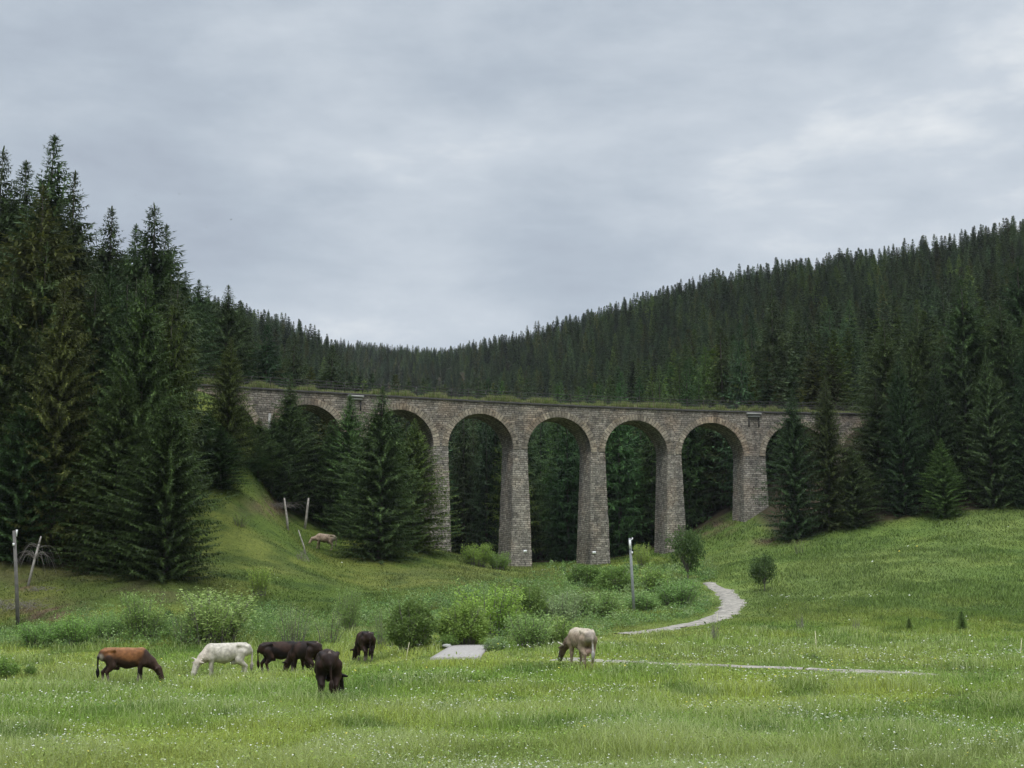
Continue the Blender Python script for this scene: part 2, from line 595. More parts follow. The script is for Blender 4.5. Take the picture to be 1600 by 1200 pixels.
def masonry_material(name, bw, bh, c1, c2, mortar, rust=0.0, seed=0.0):
    m, nt, b = new_mat(name)
    uv = node(nt, 'ShaderNodeUVMap', uv_map='UVMap')
    geo = node(nt, 'ShaderNodeNewGeometry')

    def noise(vec, sc, det=4, rough=0.6):
        n = node(nt, 'ShaderNodeTexNoise')
        n.inputs['Scale'].default_value = sc
        n.inputs['Detail'].default_value = det
        n.inputs['Roughness'].default_value = rough
        nt.links.new(vec, n.inputs['Vector'])
        return n
    wob = noise(geo.outputs['Position'], 1.6, 3)
    off = node(nt, 'ShaderNodeVectorMath', operation='SUBTRACT')
    nt.links.new(wob.outputs['Color'], off.inputs[0]); off.inputs[1].default_value = (0.5, 0.5, 0.5)
    sc = node(nt, 'ShaderNodeVectorMath', operation='MULTIPLY')
    nt.links.new(off.outputs[0], sc.inputs[0]); sc.inputs[1].default_value = (0.7, 0.26, 0)
    add = node(nt, 'ShaderNodeVectorMath', operation='ADD')
    nt.links.new(uv.outputs[0], add.inputs[0]); nt.links.new(sc.outputs[0], add.inputs[1])
    br = node(nt, 'ShaderNodeTexBrick')
    br.offset = 0.37; br.squash = 1.5; br.squash_frequency = 3; br.offset_frequency = 2
    br.inputs['Scale'].default_value = 1.0
    br.inputs['Brick Width'].default_value = bw
    br.inputs['Row Height'].default_value = bh
    br.inputs['Mortar Size'].default_value = 0.028
    br.inputs['Mortar Smooth'].default_value = 0.35
    br.inputs['Bias'].default_value = 0.0
    br.inputs['Color1'].default_value = (*c1, 1)
    br.inputs['Color2'].default_value = (*c2, 1)
    br.inputs['Mortar'].default_value = (*mortar, 1)
    nt.links.new(add.outputs[0], br.inputs['Vector'])
    # stone-to-stone variation, large stains and brown iron patches
    n1 = noise(geo.outputs['Position'], 2.3, 6, 0.7)
    g1 = ramp(nt, n1.outputs[0], [(0.28, (0.5, 0.5, 0.51)), (0.5, (1.0, 0.98, 0.95)), (0.72, (1.6, 1.56, 1.5))])
    c = mixc(nt, 1.0, br.outputs['Color'], g1, 'MULTIPLY')
    mp = node(nt, 'ShaderNodeMapping')
    mp.inputs['Scale'].default_value = (0.55, 0.55, 0.16)
    mp.inputs['Location'].default_value = (seed, 0, 0)
    nt.links.new(geo.outputs['Position'], mp.inputs[0])
    n2 = noise(mp.outputs[0], 0.9, 5, 0.6)
    g2 = ramp(nt, n2.outputs[0], [(0.33, (0.55, 0.55, 0.56)), (0.48, (0.95, 0.94, 0.92)), (0.64, (1.28, 1.25, 1.2))])
    c = mixc(nt, 0.9, c, g2, 'MULTIPLY')
    n3 = noise(geo.outputs['Position'], 0.35, 5, 0.65)
    f = ramp(nt, n3.outputs[0], [(0.48, (0, 0, 0)), (0.66, (1, 1, 1))])
    fr = node(nt, 'ShaderNodeSeparateColor'); nt.links.new(f, fr.inputs[0])
    c2_ = mixc(nt, mathn(nt, 'MULTIPLY', fr.outputs[0], 0.35 + rust), c, mixc(nt, 1.0, c, (1.22, 0.95, 0.76), 'MULTIPLY'))
    # pale lime runs
    mp2 = node(nt, 'ShaderNodeMapping')
    mp2.inputs['Scale'].default_value = (2.2, 2.2, 0.35)
    nt.links.new(geo.outputs['Position'], mp2.inputs[0])
    n4 = noise(mp2.outputs[0], 1.0, 4, 0.6)
    f4 = ramp(nt, n4.outputs[0], [(0.66, (0, 0, 0)), (0.78, (1, 1, 1))])
    f4s = node(nt, 'ShaderNodeSeparateColor'); nt.links.new(f4, f4s.inputs[0])
    c3 = mixc(nt, mathn(nt, 'MULTIPLY', f4s.outputs[0], 0.35), c2_, (0.36, 0.36, 0.34))
    nt.links.new(c3, b.inputs['Base Color'])
    b.inputs['Roughness'].default_value = 0.92
    b.inputs['Specular IOR Level'].default_value = 0.2
    h = mathn(nt, 'ADD', mathn(nt, 'MULTIPLY', br.outputs['Fac'], -1.0), mathn(nt, 'MULTIPLY', n1.outputs[0], 0.8))
    bp = node(nt, 'ShaderNodeBump')
    bp.inputs['Strength'].default_value = 0.8
    bp.inputs['Distance'].default_value = 0.06
    nt.links.new(h, bp.inputs['Height'])
    nt.links.new(bp.outputs[0], b.inputs['Normal'])
    return m


def ground_material():
    m, nt, b = new_mat("meadow_ground")
    a = node(nt, 'ShaderNodeAttribute', attribute_name='col')
    geo = node(nt, 'ShaderNodeNewGeometry')

    def noise(sc, det, rough=0.6):
        n = node(nt, 'ShaderNodeTexNoise')
        n.inputs['Scale'].default_value = sc
        n.inputs['Detail'].default_value = det
        n.inputs['Roughness'].default_value = rough
        nt.links.new(geo.outputs['Position'], n.inputs['Vector'])
        return n.outputs[0]
    g = ramp(nt, noise(2.2, 8, 0.75), [(0.25, (0.55, 0.58, 0.5)), (0.5, (1, 1, 1)), (0.75, (1.5, 1.42, 1.4))])
    c = mixc(nt, 1.0, a.outputs['Color'], g, 'MULTIPLY')
    g = ramp(nt, noise(0.35, 5), [(0.3, (0.8, 0.85, 0.8)), (0.7, (1.2, 1.13, 1.15))])
    c = mixc(nt, 1.0, c, g, 'MULTIPLY')
    nt.links.new(c, b.inputs['Base Color'])
    b.inputs['Roughness'].default_value = 1.0
    b.inputs['Specular IOR Level'].default_value = 0.1
    bp = node(nt, 'ShaderNodeBump')
    bp.inputs['Strength'].default_value = 0.8
    bp.inputs['Distance'].default_value = 0.15
    nt.links.new(noise(3.0, 8, 0.8), bp.inputs['Height'])
    nt.links.new(bp.outputs[0], b.inputs['Normal'])
    return m


M_NEEDLE = leaf_material("spruce_needles", 0.8, 0.12, 0.45, 0.025)
M_LEAF = leaf_material("shrub_leaves", 0.7, 0.3, 0.15, 0.01)
M_GRASS = leaf_material("grass_blades", 0.7, 0.42, 0.0, 0.0)
M_BARK = simple_material("spruce_bark", (0.10, 0.085, 0.07), 0.95, nscale=6, namp=0.45, bump=0.6)
M_DEADWOOD = simple_material("bleached_wood", (0.30, 0.275, 0.24), 0.9, nscale=5, namp=0.35)
M_TWIG = simple_material("grey_twigs", (0.17, 0.15, 0.13), 0.9, nscale=7, namp=0.3)
M_STONE = masonry_material("rubble_masonry", 0.46, 0.235, (0.172, 0.161, 0.142), (0.330, 0.312, 0.280), (0.064, 0.059, 0.052))
M_STONE_UP = masonry_material("spandrel_masonry", 0.46, 0.235, (0.158, 0.144, 0.125), (0.292, 0.270, 0.239), (0.060, 0.055, 0.048), rust=0.05, seed=9.0)
M_RING = masonry_material("arch_stones", 0.8, 0.33, (0.195, 0.172, 0.138), (0.345, 0.310, 0.255), (0.075, 0.066, 0.055), rust=0.1, seed=4.0)
M_CORNICE = simple_material("weathered_coping", (0.045, 0.042, 0.038), 0.95, nscale=3, namp=0.5)
M_PALE = simple_material("pale_concrete", (0.33, 0.325, 0.30), 0.9, nscale=2.5, namp=0.25)
M_RAIL = simple_material("rusted_steel", (0.035, 0.03, 0.028), 0.7, 0.3, nscale=4, namp=0.4)
M_GRAVEL = simple_material("path_gravel", (0.245, 0.222, 0.185), 0.95, nscale=2.4, namp=0.6, bump=0.8)
M_SLAB = simple_material("slab_concrete", (0.30, 0.275, 0.25), 0.95, nscale=9, namp=0.28, bump=0.5)
M_POLE = simple_material("concrete_pole", (0.24, 0.25, 0.25), 0.85, nscale=3, namp=0.25)
M_POLE_DARK = simple_material("wood_pole", (0.13, 0.12, 0.11), 0.9, nscale=3, namp=0.35)
M_WHITE = simple_material("white_enamel", (0.80, 0.80, 0.78), 0.5, nscale=2, namp=0.05)
M_DARK = simple_material("dark_paint", (0.05, 0.05, 0.05), 0.6, nscale=2, namp=0.1)
M_GROUND = ground_material()
M_COAT = vertex_material("cow_coat", 0.6, 9, 0.3, 0.12)
M_HORN = simple_material("horn", (0.55, 0.50, 0.42), 0.45, nscale=6, namp=0.25)
M_FLOWER = vertex_material("petals", 0.8, 30, 0.05, 0.1)


# ------------------------------------------------------------------ grass colours
def grass_color(X, Y):
    """albedo of the pasture: fresh, yellow, dark and straw patches"""
    X = np.asarray(X, float); Y = np.asarray(Y, float)
    n1 = fbm(X / 5.0, Y / 7.0, 21, 3)
    n2 = fbm(X / 1.6 + 9, Y / 2.2, 33, 2)
    n3 = fbm(X / 16.0, Y / 20.0, 45, 2)
    fresh = np.array([0.172, 0.272, 0.055]); yel = np.array([0.265, 0.335, 0.075])
    dark = np.array([0.080, 0.152, 0.036]); straw = np.array([0.265, 0.310, 0.105])
    w = smooth(0.35, 0.7, n1)[..., None]
    c = fresh * (1 - w) + yel * w
    w = smooth(0.52, 0.75, n2)[..., None] * 0.7
    c = c * (1 - w) + dark * w
    w = (smooth(0.5, 0.72, n3) * 0.45)[..., None]
    c = c * (1 - w) + straw * w
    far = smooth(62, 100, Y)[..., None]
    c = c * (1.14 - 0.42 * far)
    px_ = 800 + F_PX * X / np.maximum(Y, 1)
    rs = (smooth(75, 105, Y) * smooth(980, 1150, px_) * .6)[..., None]
    c = c * (1 - rs) + np.array([.112, .172, .047]) * (0.85 + .3 * n1[..., None]) * rs
    # grazed bank on the left: shorter, duller
    px, py = project(X, Y, ground(X, Y))
    bank = (smooth(80, 90, Y) * (1 - smooth(700, 860, px)))[..., None]
    c = c * (1 - bank) + (c * np.array([0.72, 0.70, 0.72])) * bank
    dull = (smooth(84, 90, Y) * (1 - smooth(104, 116, Y)) * (1 - smooth(250, 420, px)))[..., None]
    brown = np.array([0.115, 0.105, 0.055])
    bn = smooth(0.42, 0.68, fbm(X / 2.4, Y / 2.8, 71, 3))[..., None]
    c = c * (1 - dull * (0.2 + 0.45 * bn)) + brown * dull * (0.2 + 0.45 * bn)
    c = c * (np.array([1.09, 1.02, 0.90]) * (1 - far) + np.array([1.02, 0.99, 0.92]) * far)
    soil = np.array([0.16, 0.105, 0.075])
    sp = (np.exp(-((px - 75) / 45) ** 2 - ((py - 958) / 13) ** 2) + 0.8 * np.exp(-((px - 40) / 12) ** 2 - ((py - 915) / 8) ** 2)
          + 0.8 * np.exp(-((px - 1095) / 45) ** 2 - ((py - 822) / 14) ** 2) + 0.8 * np.exp(-((px - 1215) / 35) ** 2 - ((py - 846) / 5) ** 2)
          + 0.9 * np.exp(-((px - 455) / 60) ** 2 - ((py - 792) / 14) ** 2))
    sp = np.clip(sp * smooth(0.35, 0.6, fbm(X / 0.9, Y / 1.2, 91, 2)) * 1.5, 0, 0.9)[..., None]
    c = c * (1 - sp) + soil * sp
    return c


def build_ground():
    XX, YY = np.meshgrid(GX, GY)
    V = np.stack([XX, YY, GZ], -1).reshape(-1, 3)
    nx, ny = len(GX), len(GY)
    i = (np.arange(ny - 1)[:, None] * nx + np.arange(nx - 1)[None, :]).ravel()
    F = np.stack([i, i + 1, i + nx + 1, i + nx], 1)
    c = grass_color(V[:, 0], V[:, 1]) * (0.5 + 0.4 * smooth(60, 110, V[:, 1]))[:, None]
    f = forest_mask(V[:, 0], V[:, 1])[:, None]
    litter = np.array([0.055, 0.045, 0.028])
    c = c * (1 - f) + litter * f
    o = obj("ground", mesh_np("ground", V, F, c, smooth_shade=True), M_GROUND)
    tag(o, "green grazed valley floor with banks rising to the wooded hills", "meadow", kind='structure')


build_ground()


def ribbon(P, W, lift, seed):
    t = np.gradient(P, axis=0); t /= np.linalg.norm(t, axis=1)[:, None]
    nrm = np.stack([-t[:, 1], t[:, 0]], 1)
    rr = np.random.default_rng(seed)
    V, K = [], 7
    for k in range(K):
        f = k / (K - 1) * 2 - 1
        w = W * f
        if abs(f) == 1:
            w = w * (1 + (fbm(np.arange(len(P)) * 0.3, np.full(len(P), f * 3), seed, 3) - 0.5) * 1.8)
        q = P + nrm * w[:, None]
        z = ground(q[:, 0], q[:, 1]) + lift * (1 - abs(f) ** 3) - (0.05 if abs(f) == 1 else 0) + 0.012 + rr.uniform(-.012, .012, len(P))
        V.append(np.column_stack([q, z]))
    V = np.stack(V, 1).reshape(-1, 3)
    i = (np.arange(len(P) - 1)[:, None] * K + np.arange(K - 1)[None, :]).ravel()
    return V, np.stack([i, i + 1, i + K + 1, i + K], 1)


v, f = ribbon(P_FAR, W_FAR, 0.05, 3)
tag(obj("path", mesh_np("gravel_path", v, f, smooth_shade=True), M_GRAVEL), "pale gravel track curving past the round tree below the viaduct", "path", kind='structure')
v, f = ribbon(P_NEAR, W_NEAR, 0.03, 4)
tag(obj("path", mesh_np("gravel_path_near", v, f, smooth_shade=True), M_GRAVEL), "thin pale gravel track crossing the meadow beside the beige cow", "path", kind='structure')
v, f = ribbon(P_NEAR2, W_NEAR2, 0.03, 6)
tag(obj("path", mesh_np("gravel_path_end", v, f, smooth_shade=True), M_GRAVEL), "short pale end of the gravel track in the right meadow", "path", kind='structure')


# ------------------------------------------------------------------ the viaduct
def stone_jitter(P, amp=0.035):
    h = hash2(np.round(P[:, 0] * 50), np.round(P[:, 1] * 50) + np.round(P[:, 2] * 50) * 131, 3)
    h2 = hash2(np.round(P[:, 0] * 50) + 77, np.round(P[:, 2] * 50) + np.round(P[:, 1] * 50) * 37, 8)
    P = P.copy()
    P[:, 0] += (h - 0.5) * amp * 2
    P[:, 1] += (h2 - 0.5) * amp * 2
    return P


PIER_S = [(-29.15, 1.7), (-19.28, 2.65), (-9.4, 1.7), (0.0, 1.7), (9.4, 1.7), (18.8, 1.7), (28.68, 2.65), (38.55, 1.7)]
ABUT_L, ABUT_R = -37.7, 47.1
EDGES = [ABUT_L] + [e for s, w in PIER_S for e in (s - w / 2, s + w / 2)] + [ABUT_R]
ARCHES = [(0.5 * (EDGES[2 * i] + EDGES[2 * i + 1]), 0.5 * (EDGES[2 * i + 1] - EDGES[2 * i])) for i in range(9)]
Z_TOP = Z_DECK - 0.28


def grid_faces(nu, nv, base=0, flip=False):
    i = (np.arange(nu - 1)[:, None] * nv + np.arange(nv - 1)[None, :]).ravel() + base
    f = np.stack([i, i + nv, i + nv + 1, i + 1], 1)
    return f[:, ::-1] if flip else f


class Patch:
    def __init__(self): self.v, self.uv, self.f, self.n = [], [], [], 0

    def grid(self, P, UV, flip=False):
        nu, nv = P.shape[:2]
        self.v.append(P.reshape(-1, 3)); self.uv.append(UV.reshape(-1, 2))
        self.f.append(grid_faces(nu, nv, self.n, flip)); self.n += nu * nv

    def mesh(self, name, jitter=0.0):
        V = np.concatenate(self.v)
        if jitter: V = stone_jitter(V, jitter)
        return mesh_np(name, V, np.concatenate(self.f), uvs=np.concatenate(self.uv))


def build_viaduct():
    root = empty("stone_viaduct", tuple(bridge(5.0, 2.0, 7.0)))
    tag(root, "long curved stone railway viaduct with nine round arches crossing the valley", "viaduct")
    inv = np.array(root.location)

    def part(name, pm, mat, jitter=0.0, parent=root):
        me = pm.mesh(name, jitter) if isinstance(pm, Patch) else pm
        co = np.empty(len(me.vertices) * 3, dtype=np.float32)
        me.vertices.foreach_get('co', co)
        me.vertices.foreach_set('co', (co.reshape(-1, 3) - inv).astype(np.float32).ravel())
        return obj(name, me, mat, parent)

    # arcade: spandrels and barrels
    ar = Patch()
    S, ZL = [-43.5, -42, -40, ABUT_L], [Z_SPR] * 4
    for i, (c, r) in enumerate(ARCHES):
        for a in np.linspace(np.pi, 0, 41):
            S.append(c + r * math.cos(a)); ZL.append(Z_SPR + R_ARCH * math.sin(a))
    S += [49, 52, 55]; ZL += [Z_SPR] * 3
    S, ZL = np.array(S), np.array(ZL)
    rows = np.linspace(0, 1, 6)
    Zg = ZL[:, None] * (1 - rows) + Z_TOP * rows
    Sg = np.repeat(S[:, None], len(rows), 1)
    for t, fl in ((0.0, False), (W_BR, True)):
        ar.grid(bridge(Sg, t, Zg), np.stack([Sg, Zg], -1), fl)
    for c, r in ARCHES:
        a = np.linspace(np.pi, 0, 41)
        s = c + r * np.cos(a); z = Z_SPR + R_ARCH * np.sin(a)
        tt = np.linspace(0, W_BR, 9)
        sg, tg = np.meshgrid(s, tt, indexing='ij'); zg = np.repeat(z[:, None], 9, 1)
        ug = np.repeat((np.pi - a)[:, None] * R_ARCH, 9, 1)
        ar.grid(bridge(sg, tg, zg), np.stack([tg, ug], -1), True)
    for s in (-43.5, 55.0):
        zg, tg = np.meshgrid(np.linspace(Z_SPR, Z_TOP, 4), np.linspace(0, W_BR, 4), indexing='ij')
        ar.grid(bridge(s, tg, zg), np.stack([tg, zg], -1), s > 0)
    part("arcade", ar, M_STONE_UP, 0.0)
    # arch rings
    for c, r in ARCHES:
        p = Patch()
        a = np.linspace(np.pi, 0, 49)
        ca, sa = np.cos(a), np.sin(a)
        arc = (np.pi - a) * R_ARCH
        for t in (-0.045,):
            rr = np.array([0.0, 0.35, 0.72])
            sg = c + (r + rr[None, :]) * ca[:, None]
            zg = Z_SPR + (R_ARCH + rr[None, :]) * sa[:, None]
            p.grid(bridge(sg, t, zg), np.stack([np.repeat(rr[None, :], len(a), 0), np.repeat(arc[:, None], 3, 1)], -1))
        for rad, fl in ((0.72, True), (-0.004, False)):
            tg = np.array([-0.045, 0.02])
            sg = np.repeat((c + (r + rad) * ca)[:, None], 2, 1); zg = np.repeat((Z_SPR + (R_ARCH + rad) * sa)[:, None], 2, 1)
            p.grid(bridge(sg, np.repeat(tg[None, :], len(a), 0), zg), np.stack([np.repeat(tg[None, :], len(a), 0), np.repeat(arc[:, None], 2, 1)], -1), fl)
        part("arch_ring", p, M_RING)
    # piers, battered on all four sides
    piers = []
    for s0, w in PIER_S:
        pt = bridge(s0, 0, 0)
        zb = float(min(ground(*bridge(s0 + ds, t, 0)[:2]) for ds in (-1.3, 1.3) for t in (-.6, W_BR + .5))) - 1.0
        zs = np.linspace(zb, Z_SPR, max(3, int((Z_SPR - zb) / 0.31)))
        d = Z_SPR - zs
        hw = w / 2 + 0.031 * d
        t0, t1 = -0.028 * d, W_BR + 0.028 * d
        p = Patch()
        nu = 7
        u = np.linspace(-1, 1, nu)
        for front in (True, False):
            sg = s0 + u[:, None] * hw[None, :]
            tg = np.repeat((t0 if front else t1)[None, :], nu, 0)
            zg = np.repeat(zs[None, :], nu, 0)
            p.grid(bridge(sg, tg, zg), np.stack([sg, zg], -1), not front)
        nt_ = 13
        v = np.linspace(0, 1, nt_)
        for side in (-1, 1):
            sg = np.repeat((s0 + side * hw)[None, :], nt_, 0)
            tg = t0[None, :] * (1 - v[:, None]) + t1[None, :] * v[:, None]
            zg = np.repeat(zs[None, :], nt_, 0)
            p.grid(bridge(sg, tg, zg), np.stack([tg + 0.3, zg], -1), side < 0)
        piers.append(part("pier", p, M_STONE, 0.03))
    # abutments
    for sa, sb in ((-43.5, ABUT_L), (ABUT_R, 55.0)):
        p = Patch()
        zs = np.linspace(3.0, Z_SPR, 60)
        u = np.linspace(0, 1, 18)
        for t, fl in ((0.0, False), (W_BR, True)):
            sg = sa + (sb - sa) * np.repeat(u[:, None], len(zs), 1)
            zg = np.repeat(zs[None, :], 18, 0)
            p.grid(bridge(sg, t, zg), np.stack([sg, zg], -1), fl)
        v = np.linspace(0, W_BR, 12)
        for s, fl in ((sa, True), (sb, False)):
            tg = np.repeat(v[:, None], len(zs), 1); zg = np.repeat(zs[None, :], 12, 0)
            p.grid(bridge(s, tg, zg), np.stack([tg, zg], -1), fl)
        part("abutment", p, M_STONE, 0.0)
    # coping along both edges
    ss = np.arange(-43.5, 55.01, 0.5)
    for side in (0, 1):
        prof = [(-0.16, Z_TOP), (-0.16, Z_TOP + 0.13), (-0.10, Z_TOP + 0.19), (0.45, Z_TOP + 0.2), (0.45, Z_TOP)]
        if side: prof = [(W_BR - t, z) for t, z in prof][::-1]
        prof.append(prof[0])
        tg = np.repeat(np.array([q[0] for q in prof])[None, :], len(ss), 0)
        zg = np.repeat(np.array([q[1] for q in prof])[None, :], len(ss), 0)
        sg = np.repeat(ss[:, None], len(prof), 1)
        zg = zg + (vnoise(sg * 1.3, tg, 12) - 0.5) * 0.05
        p = Patch(); p.grid(bridge(sg, tg, zg), np.stack([sg, zg], -1))
        part("coping", p, M_CORNICE)
    tg = np.repeat(np.linspace(0.45, W_BR - 0.45, 5)[None, :], len(ss), 0)
    sg = np.repeat(ss[:, None], 5, 1)
    p = Patch(); p.grid(bridge(sg, tg, Z_TOP + 0.22), np.stack([sg, tg], -1))
    part("deck", p, M_GRAVEL)
    # pale refuge corbels on the two wide piers
    for s0 in (-19.28, 28.68):
        mb = MB()
        for dz, h, wd, dp in ((-0.06, 0.20, 1.75, 0.42), (-0.38, 0.15, 1.45, 0.30)):
            c = bridge(s0, -dp / 2 - 0.01, Z_TOP + dz - h / 2)
            mb.box(*c, wd, dp, h, float(np.interp(s0, _sg, _th)))
        part("corbel", mb.mesh("corbel"), M_PALE)
        for sgn in (-1, 1):
            mb = MB()
            c = bridge(s0 + sgn * 0.6, -0.06, Z_TOP - 1.15)
            mb.box(*c, 0.14, 0.10, 1.1, float(np.interp(s0, _sg, _th)))
            part("drain_pipe", mb.mesh("drain_pipe"), M_CORNICE)
    # railings
    for t in (0.2, W_BR - 0.2):
        mb = MB()
        s = np.arange(-43.4, 55, 1.0)
        for hgt in (0.38, 0.72, 1.08):
            mb.tube(bridge(s, t, Z_DECK + hgt), 0.03, 4)
        rail = part("railing", mb.mesh("railing_bars"), M_RAIL)
        pm = None
        for k, s in enumerate(np.arange(-43.0, 55, 2.05)):
            c = bridge(s, t, Z_DECK + 0.53)
            if pm is None:
                b_ = MB(); b_.box(0, 0, 0, 0.06, 0.06, 1.16); pm = b_.mesh("railing_post")
            po = obj("post", pm, M_RAIL, rail)
            po.location = tuple(np.array(c) - inv)
            po.rotation_euler = (0, 0, float(np.interp(s, _sg, _th)))
    return root


build_viaduct()

# signs on the two middle piers (things fixed to the pier face)
for s0, px, py, lab in ((0.0, 821, 862, "small white plate with a grey mark on the pier left of the valley track"),
                        (9.4, 928, 864, "small white plate with a grey mark on the pier right of the valley track")):
    zz = float(at(px, py, 161.0 if s0 == 0 else 163.5)[2])
    d = Z_SPR - zz
    base = bridge(s0, -0.028 * d - 0.045, zz)
    dx = float(at(px, py, base[1])[0]) - base[0]
    s = s0 + dx
    base = bridge(s, -0.028 * d - 0.05, zz)
    th = float(np.interp(s, _sg, _th))
    e = empty("sign", tuple(base), th)
    tag(e, lab, "sign", "plates on the piers")
    mb = MB(); mb.box(0, 0, 0, 0.40, 0.03, 0.30); obj("plate", mb.mesh("sign_plate"), M_WHITE, e)
    mb = MB(); mb.box(0.02, -0.018, 0.03, 0.05, 0.008, 0.10); mb.box(0.0, -0.018, 0.065, 0.04, 0.006, 0.03)
    obj("mark", mb.mesh("sign_mark"), simple_material("sign_grey", (0.45, 0.45, 0.45)), e)

# pale slab lying in the meadow
def build_slab():
    c = [hit(*q) for q in ((672, 1032), (750, 1031), (763, 1011), (706, 1011))]
    X = [np.array(q) for q in c]
    e = empty("concrete_slab", tuple(X[0] * .25 + X[1] * .25 + X[2] * .25 + X[3] * .25))
    tag(e, "pale sloping concrete slab lying in the meadow before the willows", "slab")
    cen = np.array(e.location)
    up = np.array([0, 0, 1.0])
    n = 9
    uu, vv = np.meshgrid(np.linspace(0, 1, n), np.linspace(0, 1, n), indexing='ij')
    P = (X[0] * ((1 - uu) * (1 - vv))[..., None] + X[1] * (uu * (1 - vv))[..., None] + X[2] * (uu * vv)[..., None] + X[3] * ((1 - uu) * vv)[..., None])
    P[..., 2] += 0.10
    V = np.concatenate([P.reshape(-1, 3), (P - up * 0.6).reshape(-1, 3)]) - cen
    F = [grid_faces(n, n, 0)]
    idx = np.arange(n * n).reshape(n, n)
    ringi = np.concatenate([idx[:, 0], idx[-1, 1:], idx[::-1, -1][1:], idx[0, ::-1][1:]])
    q = np.stack([ringi[:-1], ringi[1:], ringi[1:] + n * n, ringi[:-1] + n * n], 1)
    F.append(q[:, ::-1])
    obj("slab_top", mesh_np("slab_top", V, np.concatenate(F)), M_SLAB, e)
    mb = MB()
    st = hit(698, 1014)
    rr = np.random.default_rng(5)
    th = np.linspace(0, 2 * np.pi, 9)[:-1]
    pts = []
    for k, (rad, h) in enumerate(((0.15, 0.0), (0.18, 0.06), (0.12, 0.12), (0.01, 0.14))):
        for t in th:
            pts.append((math.cos(t) * rad * 1.3 * rr.uniform(.85, 1.1), math.sin(t) * rad * rr.uniform(.85, 1.1), h))
    qf = [(k * 8 + i, k * 8 + (i + 1) % 8, (k + 1) * 8 + (i + 1) % 8, (k + 1) * 8 + i) for k in range(3) for i in range(8)]
    mb.add(pts, qf)
    o = obj("stone", mb.mesh("pale_stone", True), M_PALE, None, (st[0], st[1], st[2] + 0.08))
    tag(o, "pale boulder at the upper left corner of the concrete slab", "stone")


build_slab()


# ------------------------------------------------------------------ spruces
def cards(base, dirn, side, length, width, col, tipcol, fold):
    """diamond-shaped sprays: base, left, tip, right"""
    mid = base + dirn * (length * 0.5)[:, None] - np.array([0, 0, 1.0]) * (fold * width)[:, None]
    l = mid + side * (width * 0.5)[:, None]
    r = mid - side * (width * 0.5)[:, None]
    tip = base + dirn * length[:, None]
    V = np.stack([base, l, tip, r], 1).reshape(-1, 3)
    N = len(base)
    F = np.arange(N * 4).reshape(N, 4)
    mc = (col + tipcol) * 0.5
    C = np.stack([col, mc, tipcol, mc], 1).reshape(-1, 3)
    return V, F, C


